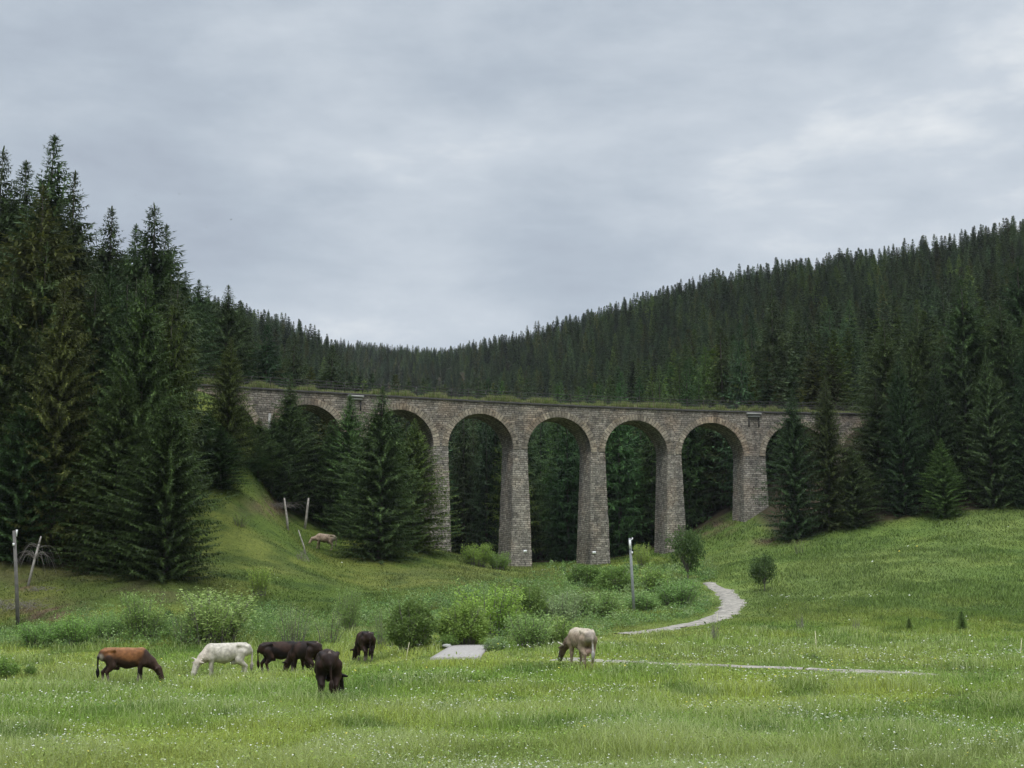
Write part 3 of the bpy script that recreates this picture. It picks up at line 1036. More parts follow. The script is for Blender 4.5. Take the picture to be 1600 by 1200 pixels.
def spruce(seed, H, Rad, whorl, per, twig, skirt=0.03, droop=0.35, sparse=0.0, hang=1.0, wide=1.0, dens=3.0, cone=0.5, taper=0.3):
    """one spruce of height H: drooping branches in whorls, each set with needle sprays"""
    rr = np.random.default_rng(seed)
    B, D, Sd, L, W, C, T, Fo = [], [], [], [], [], [], [], []
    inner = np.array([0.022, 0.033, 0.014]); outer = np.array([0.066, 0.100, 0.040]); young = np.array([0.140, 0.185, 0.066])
    z = H * skirt
    lop = rr.uniform(0, 2 * np.pi)
    while z < H - 0.2:
        q = (z - H * skirt) / (H * (1 - skirt))
        prof = min(1.0, (1 - q) / cone) ** 0.88 * (1 - taper * q) * min(1.0, 0.80 + 1.6 * q)
        nb = max(4, int(per * (1.0 if q < 0.8 else 0.8)))
        az0 = rr.uniform(0, 6.28)
        wl_ = rr.uniform(0.78, 1.12)
        for b in range(nb):
            if rr.random() < sparse: continue
            az = az0 + b * 2 * np.pi / nb + rr.uniform(-.35, .35)
            Lb = Rad * prof * wl_ * rr.uniform(0.68, 1.15) * (1 + 0.12 * math.cos(az - lop)) + 0.05
            a = 0.35 * q * q - droop * (1 - 0.75 * q) + rr.uniform(-.12, .12)
            up = 0.10 + 0.20 * (1 - q)
            zb = z + rr.uniform(-.35, .35) * whorl * (1 - q)
            out = np.array([math.cos(az), math.sin(az), 0.0]); lat = np.array([-out[1], out[0], 0.0])
            n = max(3, int(Lb / twig * dens))
            t = (np.arange(n) + rr.uniform(0, 1, n)) / n
            t = 0.06 + 0.94 * t
            P = out * (Lb * t)[:, None]
            P[:, 2] = zb + Lb * (a * t + up * t * t)
            slope = a + 2 * up * t
            tang = np.stack([out[0] * np.ones(n), out[1] * np.ones(n), slope], 1)
            tang /= np.linalg.norm(tang, axis=1)[:, None]
            hue = rr.uniform(0.72, 1.28)
            tl = min(1.0, 0.26 + Lb / (twig * 4.0))
            for sgn in (-1, 1, 0):
                k = np.arange(n)
                if sgn == 0: k = k[rr.random(n) < hang]
                m = len(k)
                if m == 0: continue
                fwd = rr.uniform(.5, 1.0, m) if sgn else rr.uniform(.1, .6, m)
                dd = tang[k] * fwd[:, None] + lat * (sgn * rr.uniform(.45, .9, m) if sgn else rr.uniform(-.35, .35, m))[:, None]
                dd[:, 2] -= rr.uniform(.0, .38, m) if sgn else rr.uniform(.6, 1.4, m)
                dd /= np.linalg.norm(dd, axis=1)[:, None]
                ln = twig * tl * rr.uniform(.7, 1.35, m) * (1.2 - 0.65 * t[k])
                sd = np.cross(dd, np.array([0, 0, 1.0]) + rr.uniform(-.35, .35, (m, 3)))
                sd /= np.linalg.norm(sd, axis=1)[:, None] + 1e-6
                v = (hue * rr.uniform(.75, 1.3, m))[:, None]
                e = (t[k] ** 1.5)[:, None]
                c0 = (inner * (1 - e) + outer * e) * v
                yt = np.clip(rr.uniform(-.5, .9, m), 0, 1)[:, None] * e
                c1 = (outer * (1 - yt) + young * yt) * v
                B.append(P[k]); D.append(dd); Sd.append(sd); L.append(ln); W.append(ln * rr.uniform(.24, .42, m) * wide); C.append(c0); T.append(c1)
                Fo.append(rr.uniform(.0, .35, m))
            B.append(P[-1:]); D.append(tang[-1:]); Sd.append(lat[None, :]); L.append(np.array([twig * 0.8 * tl])); W.append(np.array([twig * .22 * wide * tl])); C.append((outer * hue)[None, :]); T.append((young * hue)[None, :]); Fo.append(np.array([0.1]))
        z += whorl * (0.65 + 0.7 * rr.random()) * (1.0 - 0.5 * q)
    # leading shoot
    for k in range(9):
        az = rr.uniform(0, 6.28)
        sp_ = 0.45 - 0.04 * k
        d_ = np.array([[math.cos(az) * sp_, math.sin(az) * sp_, 0.9]])
        B.append(np.array([[0, 0, H - 0.95 + 0.09 * k]])); D.append(d_); Sd.append(np.array([[-math.sin(az), math.cos(az), 0.0]])); L.append(np.array([0.42 - 0.02 * k])); W.append(np.array([.10])); C.append(outer[None, :]); T.append(outer[None, :]); Fo.append(np.array([0.0]))
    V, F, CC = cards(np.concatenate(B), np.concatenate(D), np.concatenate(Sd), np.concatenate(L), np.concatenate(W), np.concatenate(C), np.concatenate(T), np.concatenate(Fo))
    return V, F, CC


def trunk_mesh(name, H, r):
    mb = MB()
    zs = np.array([-0.6, 0.0, 0.4, H * .3, H * .6, H * .9, H])
    rad = np.array([1.5, 1.35, 1.05, .8, .5, .16, .03]) * r
    mb.tube(np.stack([0.05 * np.sin(zs), 0.05 * np.cos(zs * .7), zs], 1), rad, 8)
    return mb.mesh(name, True)


H0 = 20.0
SPR = {}          # kind -> list of (crown mesh, trunk mesh)


def reg(kind, seed, rad, whorl, per, twig, trunk_r=0.22, **kw):
    V, F, C = spruce(seed, H0, rad, whorl, per, twig, **kw)
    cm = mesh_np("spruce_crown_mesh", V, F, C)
    cm.materials.append(M_NEEDLE)
    tm = trunk_mesh("spruce_trunk_mesh", H0, trunk_r)
    tm.materials.append(M_BARK)
    SPR.setdefault(kind, []).append((cm, tm))


for sd in (11, 12, 13):
    reg('dense', sd, 4.3, 0.40, 9, 0.46, cone=.52, taper=.38, droop=0.34, skirt=0.015)
for sd in (21, 22, 23):
    reg('tall', sd, 3.5, 0.42, 8, 0.46, cone=.48, taper=.3, droop=0.50, skirt=0.05, sparse=0.10)
for sd in (31, 32):
    reg('sparse', sd, 3.3, 0.44, 8, 0.5, cone=.46, taper=.25, droop=0.62, skirt=0.10, sparse=0.12)
for sd in (41, 42, 43, 44):
    reg('mid', sd, 3.6, 0.62, 8, 0.75, cone=.55, taper=.3, droop=0.45, skirt=0.04, sparse=0.05, dens=2.2)
for sd in (51, 52):
    reg('low', sd, 5.2, 0.36, 10, 0.5, cone=.62, taper=.1, droop=0.25, skirt=0.01)
for sd in (61, 62):
    reg('bare', sd, 2.7, 0.55, 7, 0.6, cone=.4, droop=0.45, skirt=0.46, sparse=0.15)


def place_spruce(kind, i, X, Y, H, wx, label, group=None, tint=(1, 1, 1), rot=None, lean=(0, 0)):
    cm, tm = SPR[kind][i % len(SPR[kind])]
    e = empty("spruce_tree", (X, Y, float(ground(X, Y)) - 0.15), 0)
    k = H / H0
    e.rotation_euler = (lean[0], lean[1], rot if rot is not None else (i * 2.399) % 6.283)
    e.scale = (k * wx, k * wx, k)
    tag(e, label, "tree", group)
    c = obj("crown", cm, None, e); c.color = (*([q * f for q, f in zip(tint, (1.06, .98, .86))] if (X < -20 and Y < 132) else [q * 1.15 for q in tint]), 1)
    obj("trunk", tm, None, e)
    return e


# named trees: tip px, tip py, distance, kind, width factor, tint, label, group
HERO = [
    (85, 213, 118, 'sparse', 1.15, (.9, 1, 1.0), "tallest ragged spruce, its thin tip highest above the left wood"),
    (118, 270, 113, 'tall', 1.0, (.8, .9, .95), "tall dark spruce just right of the tallest ragged one"),
    (41, 254, 121, 'sparse', 1.2, (.85, .95, 1), "thin-topped spruce left of the tallest ragged one"),
    (6, 232, 122, 'sparse', 1.1, (.8, .9, .95), "thin spruce at the left edge, tip near the tallest one"),
    (68, 292, 108, 'tall', 1.45, (1.05, .85, .7), "broad brownish spruce below the tallest ragged one"),
    (175, 325, 126, 'tall', 1.15, (.75, .88, .95), "dark evenly pointed spruce standing alone against the sky"),
    (213, 352, 131, 'sparse', 0.9, (.9, 1, 1), "slim spruce between the pointed one and its taller neighbour"),
    (241, 320, 121, 'sparse', 1.3, (.8, .92, .95), "tall rough spruce, last high tip at the wood's right side"),
    (260, 352, 127, 'sparse', 0.8, (1.1, 1.1, 1.15), "thin greyish half-bare spruce beside the tall rough one"),
    (22, 430, 104, 'dense', 0.95, (.8, .95, .85), "full dark green spruce at the left edge of the wood"),
    (101, 448, 100, 'dense', 0.86, (1.2, 1.15, .85), "yellow-green full spruce in front of the left wood"),
    (152, 430, 108, 'tall', 1.1, (.8, .85, .8), "dull dark spruce between two yellow-green front spruces"),
    (228, 430, 101, 'dense', 0.88, (1.0, 1.05, .85), "big full spruce, middle of the left wood's front row"),
    (268, 620, 95.5, 'low', 0.95, (1.0, 1.0, .8), "low broad bushy spruce, right end of the left wood's front"),
    (190, 585, 98, 'dense', 1.1, (.85, .98, .8), "shorter spruce left of the low broad bushy one"),
    (40, 620, 99, 'dense', 1.1, (.85, 1.0, .85), "shorter spruce behind the white leaning dead trunk"),
    (290, 424, 150, 'tall', 1.0, (.8, .9, .9), "spruce at the foot of the left skyline's drop, taller of two"),
    (311, 437, 158, 'tall', 1.0, (.8, .92, .95), "narrow spruce right of the taller one at the skyline's drop"),
    (357, 446, 166, 'tall', 1.1, (.85, .95, .85), "tall spruce rising behind the viaduct's left end"),
    (376, 470, 172, 'tall', 1.1, (.95, .95, .75), "olive spruce touching the tall one behind the viaduct's left end"),
    (361, 533, 133, 'dense', 0.8, (1.25, 1.15, .75), "olive-yellow spruce standing before the viaduct's left end wall"),
    (418, 508, 166, 'mid', 1.25, (.8, 1.0, .95), "blue-green spruce standing right behind the viaduct railing"),
    (460, 522, 182, 'mid', 1.0, (.9, .9, .85), "hazy grey-green spruce between two darker ones above the deck"),
    (519, 540, 180, 'mid', 1.15, (.65, .7, .65), "dark conical spruce above the deck over the second arch"),
    (455, 596, 145.5, 'dense', 1.0, (1.0, 1.25, 1.02), "dark spruce with two bare pale stems below its crown"),
    (428, 650, 144, 'dense', 1.0, (.8, .98, .88), "shorter spruce left of the one with pale stems"),
    (547, 622, 148, 'dense', 1.0, (1.3, 1.35, 1.0), "spruce just left of the biggest one before the arches"),
    (598, 612, 136.5, 'dense', 1.18, (1.0, .98, .8), "biggest broad spruce standing alone before the arches"),
    (516, 662, 148, 'dense', 1.0, (.85, 1.0, .8), "spruce below the second arch with low dark branches"),
    (648, 660, 146, 'dense', 1.1, (1.25, 1.35, .8), "light green spruce on the right flank of the biggest one"),
    (326, 640, 130, 'dense', 1.1, (.95, 1.15, .85), "small bright spruce on the grassy bank, nearest the left wood"),
    (346, 668, 127, 'dense', 1.15, (.9, 1.1, .9), "small spruce at the crest of the grassy bank"),
    (372, 640, 136, 'dense', 1.0, (.95, 1.1, .8), "spruce below the olive-yellow one on the grassy bank"),
    (405, 655, 141, 'dense', 1.0, (1.1, 1.15, .8), "light spruce hiding the first pier at the bank's crest"),
    (490, 690, 147, 'dense', 1.2, (.75, .92, .78), "dark low spruce under the second arch, right of pale stems"),
    (560, 715, 146, 'low', 0.8, (.8, .95, .8), "low bushy spruce leaning on the biggest one's left side"),
    (392, 684, 139, 'low', 0.8, (.72, .9, .75), "dark wide low spruce behind the crest of the grassy bank"),
    (1238, 612, 151, 'dense', 0.86, (.82, .92, .85), "spruce nearest the viaduct in the right wood's front row"),
    (1289, 598, 152.5, 'dense', 0.83, (1.0, 1.02, .8), "front spruce over the viaduct's right end, second from the arches"),
    (1330, 700, 151.5, 'dense', 1.0, (.85, .95, .8), "low spruce between two taller ones at the meadow's upper edge"),
    (1368, 600, 156, 'tall', 1.15, (.8, .9, .8), "dark spruce where the viaduct vanishes into the right wood"),
    (1380, 500, 162, 'tall', 1.2, (.95, .95, .75), "tall olive spruce behind the viaduct's right end"),
    (1404, 560, 153, 'dense', 0.8, (.75, .85, .75), "dark full spruce in the middle of the right wood's edge"),
    (1432, 482, 164, 'tall', 1.25, (.95, .9, .8), "grey-tipped tall spruce in the right wood"),
    (1423, 545, 159, 'tall', 1.1, (1.1, 1.0, .7), "brown-tinged spruce among dark ones in the right wood"),
    (1470, 688, 149.8, 'dense', 0.9, (1.2, 1.3, .85), "short light green spruce at the meadow's upper edge"),
    (1500, 432, 160, 'tall', 1.3, (.95, .95, .8), "tall shaggy spruce with drooping tiers in the right wood"),
    (1540, 560, 152.5, 'dense', 0.85, (.78, .88, .8), "full dark spruce right of the short light green one"),
    (1562, 468, 158, 'tall', 1.3, (.8, .88, .8), "tall dark spruce near the picture's right edge"),
    (1596, 600, 150.5, 'dense', 0.9, (.72, .85, .78), "full spruce at the right edge of the meadow's top"),
    (1590, 402, 172, 'tall', 1.3, (.8, .85, .75), "highest spruce at the right edge of the wood"),
    (324, 446, 168, 'bare', 0.9, (1.15, 1.15, 1.2), "grey thin spruce with bare lower trunk above the viaduct's left end"),
    (1205, 448, 200, 'mid', 1.1, (.8, .85, .75), "dark spruce standing above the wide pier on the slope"),
    (1126, 512, 185, 'mid', 1.3, (.9, .85, .7), "broad brownish spruce behind the seventh arch's crown"),
]
LEFT_FRONT_GROUP = None
placed = []
for i, (px, py, Y, kind, w, tint, lab) in enumerate(HERO):
    X, _, Z = at(px, py, Y)
    X = float(X)
    H = float(Z) - float(ground(X, Y)) + 0.15
    H = max(H, 2.0) * (1.035 if kind == 'dense' else 1.01)
    place_spruce(kind, i, X, Y, H, w * (20.0 / H) ** 0.5 * (1.18 if kind == 'dense' else 1.2), lab, None, tint)
    placed.append((X, Y, H, w))

# two saplings on the right meadow
for px, pb, pt, lab in ((1421, 985, 964, "smaller of two young spruces on the right meadow"), (1504, 985, 951, "bigger of two young spruces on the right meadow")):
    X, Y, Z = hit(px, pb)
    H = (pb - pt) / F_PX * Y + 0.15
    place_spruce('dense', int(px), X, Y, H, 1.5, lab, "young spruces on the meadow", (2.5, 2.5, 1.7))


# scattered wood: jittered grid on the ground, kept where the picture could show it
def scatter():
    pts = []
    Y = 97.0
    rr = np.random.default_rng(99)
    while Y < 900:
        step = 4.3 if Y < 240 else (4.4 if Y < 340 else (3.7 if Y < 560 else 4.0))
        half = 0.40 * Y + 8
        for x in np.arange(-half, half, step):
            pts.append((x + rr.uniform(-.45, .45) * step, Y + rr.uniform(-.45, .45) * step))
        Y += step
    P = np.array(pts)
    keep = forest_mask(P[:, 0], P[:, 1]) > 0.75
    X, Y = P[:, 0], P[:, 1]
    by = bridge_y(X)
    inbr = (Y > by - 4) & (Y < by + 8) & (X > -60) & (X < 62)
    keep &= ~inbr
    px, py = project(X, Y, ground(X, Y))
    # grassy bank left of the arches, small trees only near the viaduct
    front_left = (Y < by - 3) & (X < -13)
    keep &= ~(front_left & (px > 300))
    keep &= ~((px > 1190) & (px < 1350) & (Y < by - 2))
    # open strip by the track under the arches
    keep &= ~((Y < 190) & (px > 1060) & (px < 1150) & (Y < by + 16))
    P = P[keep]
    n = len(P)
    X, Y = P[:, 0], P[:, 1]
    Z = ground(X, Y)
    H = np.where(Y < 240, rr.uniform(12, 23, n), np.where(Y < 340, rr.uniform(7, 17.5, n), np.where(Y < 600, rr.uniform(6, 13, n), rr.uniform(5, 10, n)))) * np.where(rr.random(n) < .2, .75, 1.0)
    by = bridge_y(X)
    px, _ = project(X, Y, Z)
    # skyline limits seen in the picture: tree tops may not rise over these lines
    lim = np.interp(px, [-60, 10, 60, 150, 200, 235, 262, 300, 330, 380, 400, 1150, 1250, 1400, 1700],
                        [250, 262, 300, 365, 392, 378, 405, 445, 458, 475, 510, 465, 475, 470, 430])
    near = (Y < 225) & ((px < 385) | (px > 1150))
    d = ray(px, lim + rr.uniform(5, 120, n))
    Hmax = d[2] / d[1] * Y - Z
    H = np.where(near, np.minimum(H * 1.25, np.maximum(Hmax, 5)), H)
    sky_ = np.interp(px, [-100, 330, 370, 400, 440, 480, 500, 540, 600, 660, 700, 760, 800, 880, 950, 1000, 1100, 1200, 1300, 1400, 1500, 1600, 1700],
                     [250, 458, 466, 470, 482, 492, 512, 516, 526, 535, 530, 516, 508, 488, 466, 448, 420, 398, 384, 368, 345, 325, 310])
    sky_ = np.where(px < 320, lim + 35, sky_)
    d = ray(px, sky_ + rr.uniform(-6, 14, n))
    H = np.where(Y > 225, np.minimum(H, np.maximum(d[2] / d[1] * Y - Z, 2)), H)
    # valley row behind the arches: tops reach about the deck
    mid = (Y < 240) & (px >= 385) & (px < 1150)
    lim2 = np.interp(px, [380, 480, 560, 700, 900, 1050, 1150], [560, 575, 590, 592, 600, 575, 520]) + rr.uniform(-12, 60, n)
    d = ray(px, lim2)
    Hm = d[2] / d[1] * Y - Z
    H = np.where(mid, np.clip(Hm, 4, 27), H)
    ok = H > 3.5
    for hx, hy, hh, hw in placed:
        ok &= ((X - hx) ** 2 + (Y - hy) ** 2) > 2.2 ** 2
    P, Z, H = P[ok], Z[ok], H[ok]
    # drop what nearer trees hide completely
    order = np.argsort(P[:, 1])
    hor = np.full(1800, 2000.0)
    for hx, hy, hh, hw in placed:
        pass
    kept = []
    for i in order:
        x, y = P[i]
        tx, ty = project(x, y, Z[i] + H[i])
        bx, by_ = project(x, y, Z[i])
        wpx = H[i] * 0.09 / y * F_PX
        a, b = int(np.clip(tx - wpx + 100, 0, 1799)), int(np.clip(tx + wpx + 101, 1, 1800))
        if b <= a: continue
        if hor[a:b].max() < ty - 6: continue
        kept.append(i)
        hor[a:b] = np.minimum(hor[a:b], ty + (by_ - ty) * 0.42)
    kept = np.array(kept)
    return P[kept], Z[kept], H[kept]


SPOT, SZ_, SH = scatter()
size = SH / SPOT[:, 1]
order = np.argsort(-size)
N_IND = 300 - len(HERO) - 2
ind, rest = order[:N_IND], order[N_IND:]
rr = np.random.default_rng(5)


def tree_tint(x, y):
    pxx = 800 + F_PX * x / y
    n = float(vnoise(x / 9.0, y / 9.0, 61)); m_ = random.random()
    base = np.array([.88, .95, .85]) * (0.62 + 0.6 * n) * (0.8 + 0.4 * random.random())
    if m_ < 0.1: base = base * np.array([1.35, 1.02, .72])
    elif m_ < .45: base = base * np.array([.85, .95, 1.05])
    elif m_ > 0.86: base = base * np.array([1.5, 1.5, .9])
    if 860 < pxx < 1160 and 168 < y < 300: base = base * np.array([1.1, 1.18, .9])
    return tuple(float(q) for q in base)


ZONES = {
    'left': ("dark spruce packed among others in the wood on the left hill", "spruces of the left wood"),
    'leftback': ("spruce in the wood above the viaduct's left end", "spruces above the viaduct's left end"),
    'valley': ("dark spruce in the wood close behind the viaduct's arches", "spruces behind the arches"),
    'right': ("dark spruce packed among others in the wood on the right", "spruces of the right wood"),
    'slope': ("spruce on the wooded slope above the viaduct's deck", "spruces on the slope above the deck"),
}
for n_, i in enumerate(ind):
    x, y = SPOT[i]
    px, py = project(x, y, SZ_[i] + SH[i])
    by = float(bridge_y(x))
    if y < by + 8 and x < 0: z = 'left' if px < 300 else 'leftback'
    elif px < 420: z = 'left' if px < 285 else 'leftback'
    elif px > 1195: z = 'right'
    elif y < by + 45: z = 'valley'
    else: z = 'slope'
    lab, grp = ZONES[z]
    kind = 'mid' if y > 165 else random.choice(['tall', 'tall', 'dense', 'mid'])
    if z in ('left', 'leftback') and random.random() < 0.14: kind = 'bare'
    w = random.uniform(.85, 1.25) * (20.0 / SH[i]) ** 0.3
    if kind == 'dense': w *= 0.85
    place_spruce(kind, n_ * 3 + random.randrange(7), float(x), float(y), float(SH[i]), w, lab, grp, tree_tint(x, y), random.uniform(0, 6.28))


def build_far_wood():
    vs, fs, cs, n0 = [], [], [], 0
    var = [spruce(s, 14.0, 3.0, 0.85, 8, 1.0, cone=.95, taper=.0, droop=.45, skirt=.03, sparse=.05, hang=.4, wide=1.9, dens=1.3) for s in (81, 82, 83, 84, 85)]
    r_ = np.random.default_rng(17)
    for i in rest:
        x, y = SPOT[i]
        V, F, C = var[r_.integers(len(var))]
        k = SH[i] / 14.0
        w = k * r_.uniform(.85, 1.35)
        a = r_.uniform(0, 6.283)
        c, s = math.cos(a) * w, math.sin(a) * w
        vs.append(np.column_stack([V[:, 0] * c - V[:, 1] * s + x, V[:, 0] * s + V[:, 1] * c + y, V[:, 2] * k + SZ_[i] - 0.3]))
        fs.append(F + n0); n0 += len(V)
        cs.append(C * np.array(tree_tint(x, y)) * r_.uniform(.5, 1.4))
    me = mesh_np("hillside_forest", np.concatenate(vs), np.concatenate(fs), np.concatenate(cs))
    o = obj("hillside_forest", me, M_NEEDLE)
    tag(o, "dense spruce forest covering the far hillsides up to the skyline", "forest", kind='stuff')
    print("individual spruces", len(ind) + len(HERO), "far", len(rest), "faces", len(me.polygons))


build_far_wood()


# ------------------------------------------------------------------ shrubs
def shrub_mesh(seed, n_stems, n_leaf, leaf, spread=0.5, hmin=0.35, shape='round', c0=(0.115, 0.170, 0.052), c1=(0.215, 0.265, 0.100)):
    """unit shrub: about 1 wide (radius .5) and 1 high"""
    rr = np.random.default_rng(seed)
    st = MB()
    sub = []
    for k in range(n_stems):
        az = rr.uniform(0, 6.283); rad = spread * math.sqrt(rr.uniform(0.02, 1))
        h = rr.uniform(hmin, 1.0)
        if shape == 'round': h *= 1 - 0.45 * (rad / spread) ** 2
        if shape == 'tree': h = rr.uniform(.45, 1.0); rad *= math.sqrt(max(0.05, 1 - ((h - .62) / .42) ** 2))
        tipx, tipy = math.cos(az) * rad, math.sin(az) * rad
        b0 = {'tree': 0.02, 'round': 0.55, 'open': 0.5, 'ball': .4, 'balltree': .05}[shape]
        t = np.linspace(0, 1, 5)
        zz = h * t ** (0.8 if shape != 'tree' else 0.6)
        pts = np.stack([tipx * (b0 + (1 - b0) * t ** 1.3), tipy * (b0 + (1 - b0) * t ** 1.3), zz], 1)
        pts[:, :2] += rr.uniform(-.02, .02, (5, 2)) * t[:, None]
        pts[0, 2] = -0.05
        if shape == 'balltree': h *= .8
        if shape in ('tree', 'balltree'): pts[:, 2] = .26 + (pts[:, 2] - .26) * t; pts[:, :2] *= np.clip(t, .0, 1)[:, None]; pts[0, 2] = .24
        st.tube(pts, [0.011, .009, .007, .005, .002] if shape != 'tree' else [.016, .013, .008, .005, .002], 3, cap=False)
        sub.append(pts)
    sub = np.array(sub)
    if shape in ('tree', 'balltree'): st.tube([(0, 0, -.1), (0, 0, .25), (0.01, 0, .5)], [.024, .018, .012], 6)
    k = rr.integers(0, n_stems, n_leaf)
    t = rr.uniform({'tree': .5, 'round': .02, 'open': .06, 'ball': .1, 'balltree': .5}[shape], 1.0, n_leaf) ** 0.75 * 3.999
    i = t.astype(int); f = (t - i)[:, None]
    base = sub[k, i] * (1 - f) + sub[k, np.minimum(i + 1, 4)] * f
    clump = rr.normal(0, 1, (n_leaf, 3)) * np.array([.055, .055, .045]) * (1.35 if shape == 'tree' else 1.0)
    base = base + clump
    d = rr.normal(0, 1, (n_leaf, 3)); d[:, 2] = d[:, 2] * .6 + .25
    d[:, :2] += base[:, :2] * 2.0
    d /= np.linalg.norm(d, axis=1)[:, None]
    sd = np.cross(d, rr.normal(0, 1, (n_leaf, 3))); sd /= np.linalg.norm(sd, axis=1)[:, None]
    if shape in ('ball', 'balltree'):
        nc = 160 if shape == 'ball' else 42
        cd = rr.normal(0, 1, (nc, 3)); cd /= np.linalg.norm(cd, axis=1)[:, None]
        rad_ = rr.uniform(.35, 1.0, nc) ** .5 * (rr.uniform(.86, 1.08, nc) if shape == 'ball' else rr.uniform(.72, 1.25, nc))
        cen = cd * rad_[:, None] * (np.array([.46, .46, .47]) if shape == 'ball' else np.array([.44, .44, .33]))
        cen[:, 2] += .47 if shape == 'ball' else .66
        kk = rr.integers(0, nc, n_leaf)
        base = cen[kk] + rr.normal(0, 1, (n_leaf, 3)) * (.05 if shape == 'ball' else .085)
        base[:, 2] = np.maximum(base[:, 2], .0)
        d = cd[kk] + rr.normal(0, .8, (n_leaf, 3)); d /= np.linalg.norm(d, axis=1)[:, None]
        sd = np.cross(d, rr.normal(0, 1, (n_leaf, 3))); sd /= np.linalg.norm(sd, axis=1)[:, None]
        k = kk % n_stems
    L = leaf * rr.uniform(.6, 1.4, n_leaf)
    tone = (rr.uniform(0, 1, n_leaf) * .6 + .4 * rr.uniform(0, 1, n_stems)[k])[:, None]
    c = np.array(c0) * (1 - tone) + np.array(c1) * tone
    c = c * rr.uniform(.8, 1.2, (n_leaf, 1))
    V, F, C = cards(base - d * (L * .5)[:, None], d, sd, L, L * rr.uniform(.35, .6, n_leaf), c, c * 1.05, np.zeros(n_leaf))
    fm = mesh_np("shrub_foliage_mesh", V, F, C); fm.materials.append(M_LEAF)
    sm = st.mesh("shrub_stems_mesh"); sm.materials.append(M_TWIG)
    return fm, sm


SHR = {
    'ball': [shrub_mesh(s, 40, 9000, 0.050, shape='ball') for s in (14, 15)],
    'balltree': [shrub_mesh(s, 26, 3600, 0.062, shape='balltree') for s in (16, 17)],
    'round': [shrub_mesh(s, 130, 10000, 0.046, shape='round') for s in (1, 2)],
    'willow': [shrub_mesh(s, 60, 6000, 0.046, shape='open', hmin=.4) for s in (3, 4, 5)],
    'thin': [shrub_mesh(s, 26, 1300, 0.045, shape='open', hmin=.4) for s in (6, 7)],
    'low': [shrub_mesh(s, 70, 5000, 0.055, shape='round', hmin=.5) for s in (10, 11)],
    'bare': [shrub_mesh(s, 26, 60, 0.05, shape='open', hmin=.5) for s in (12, 13)],
}
WIL = (.95, 1.0, 1.05); LITE = (1.25, 1.3, 1.1); GREY = (1.15, 1.15, 1.5); DRK = (.55, .65, .6); MID = (.9, 1.0, .8); YEL = (1.35, 1.4, .9)
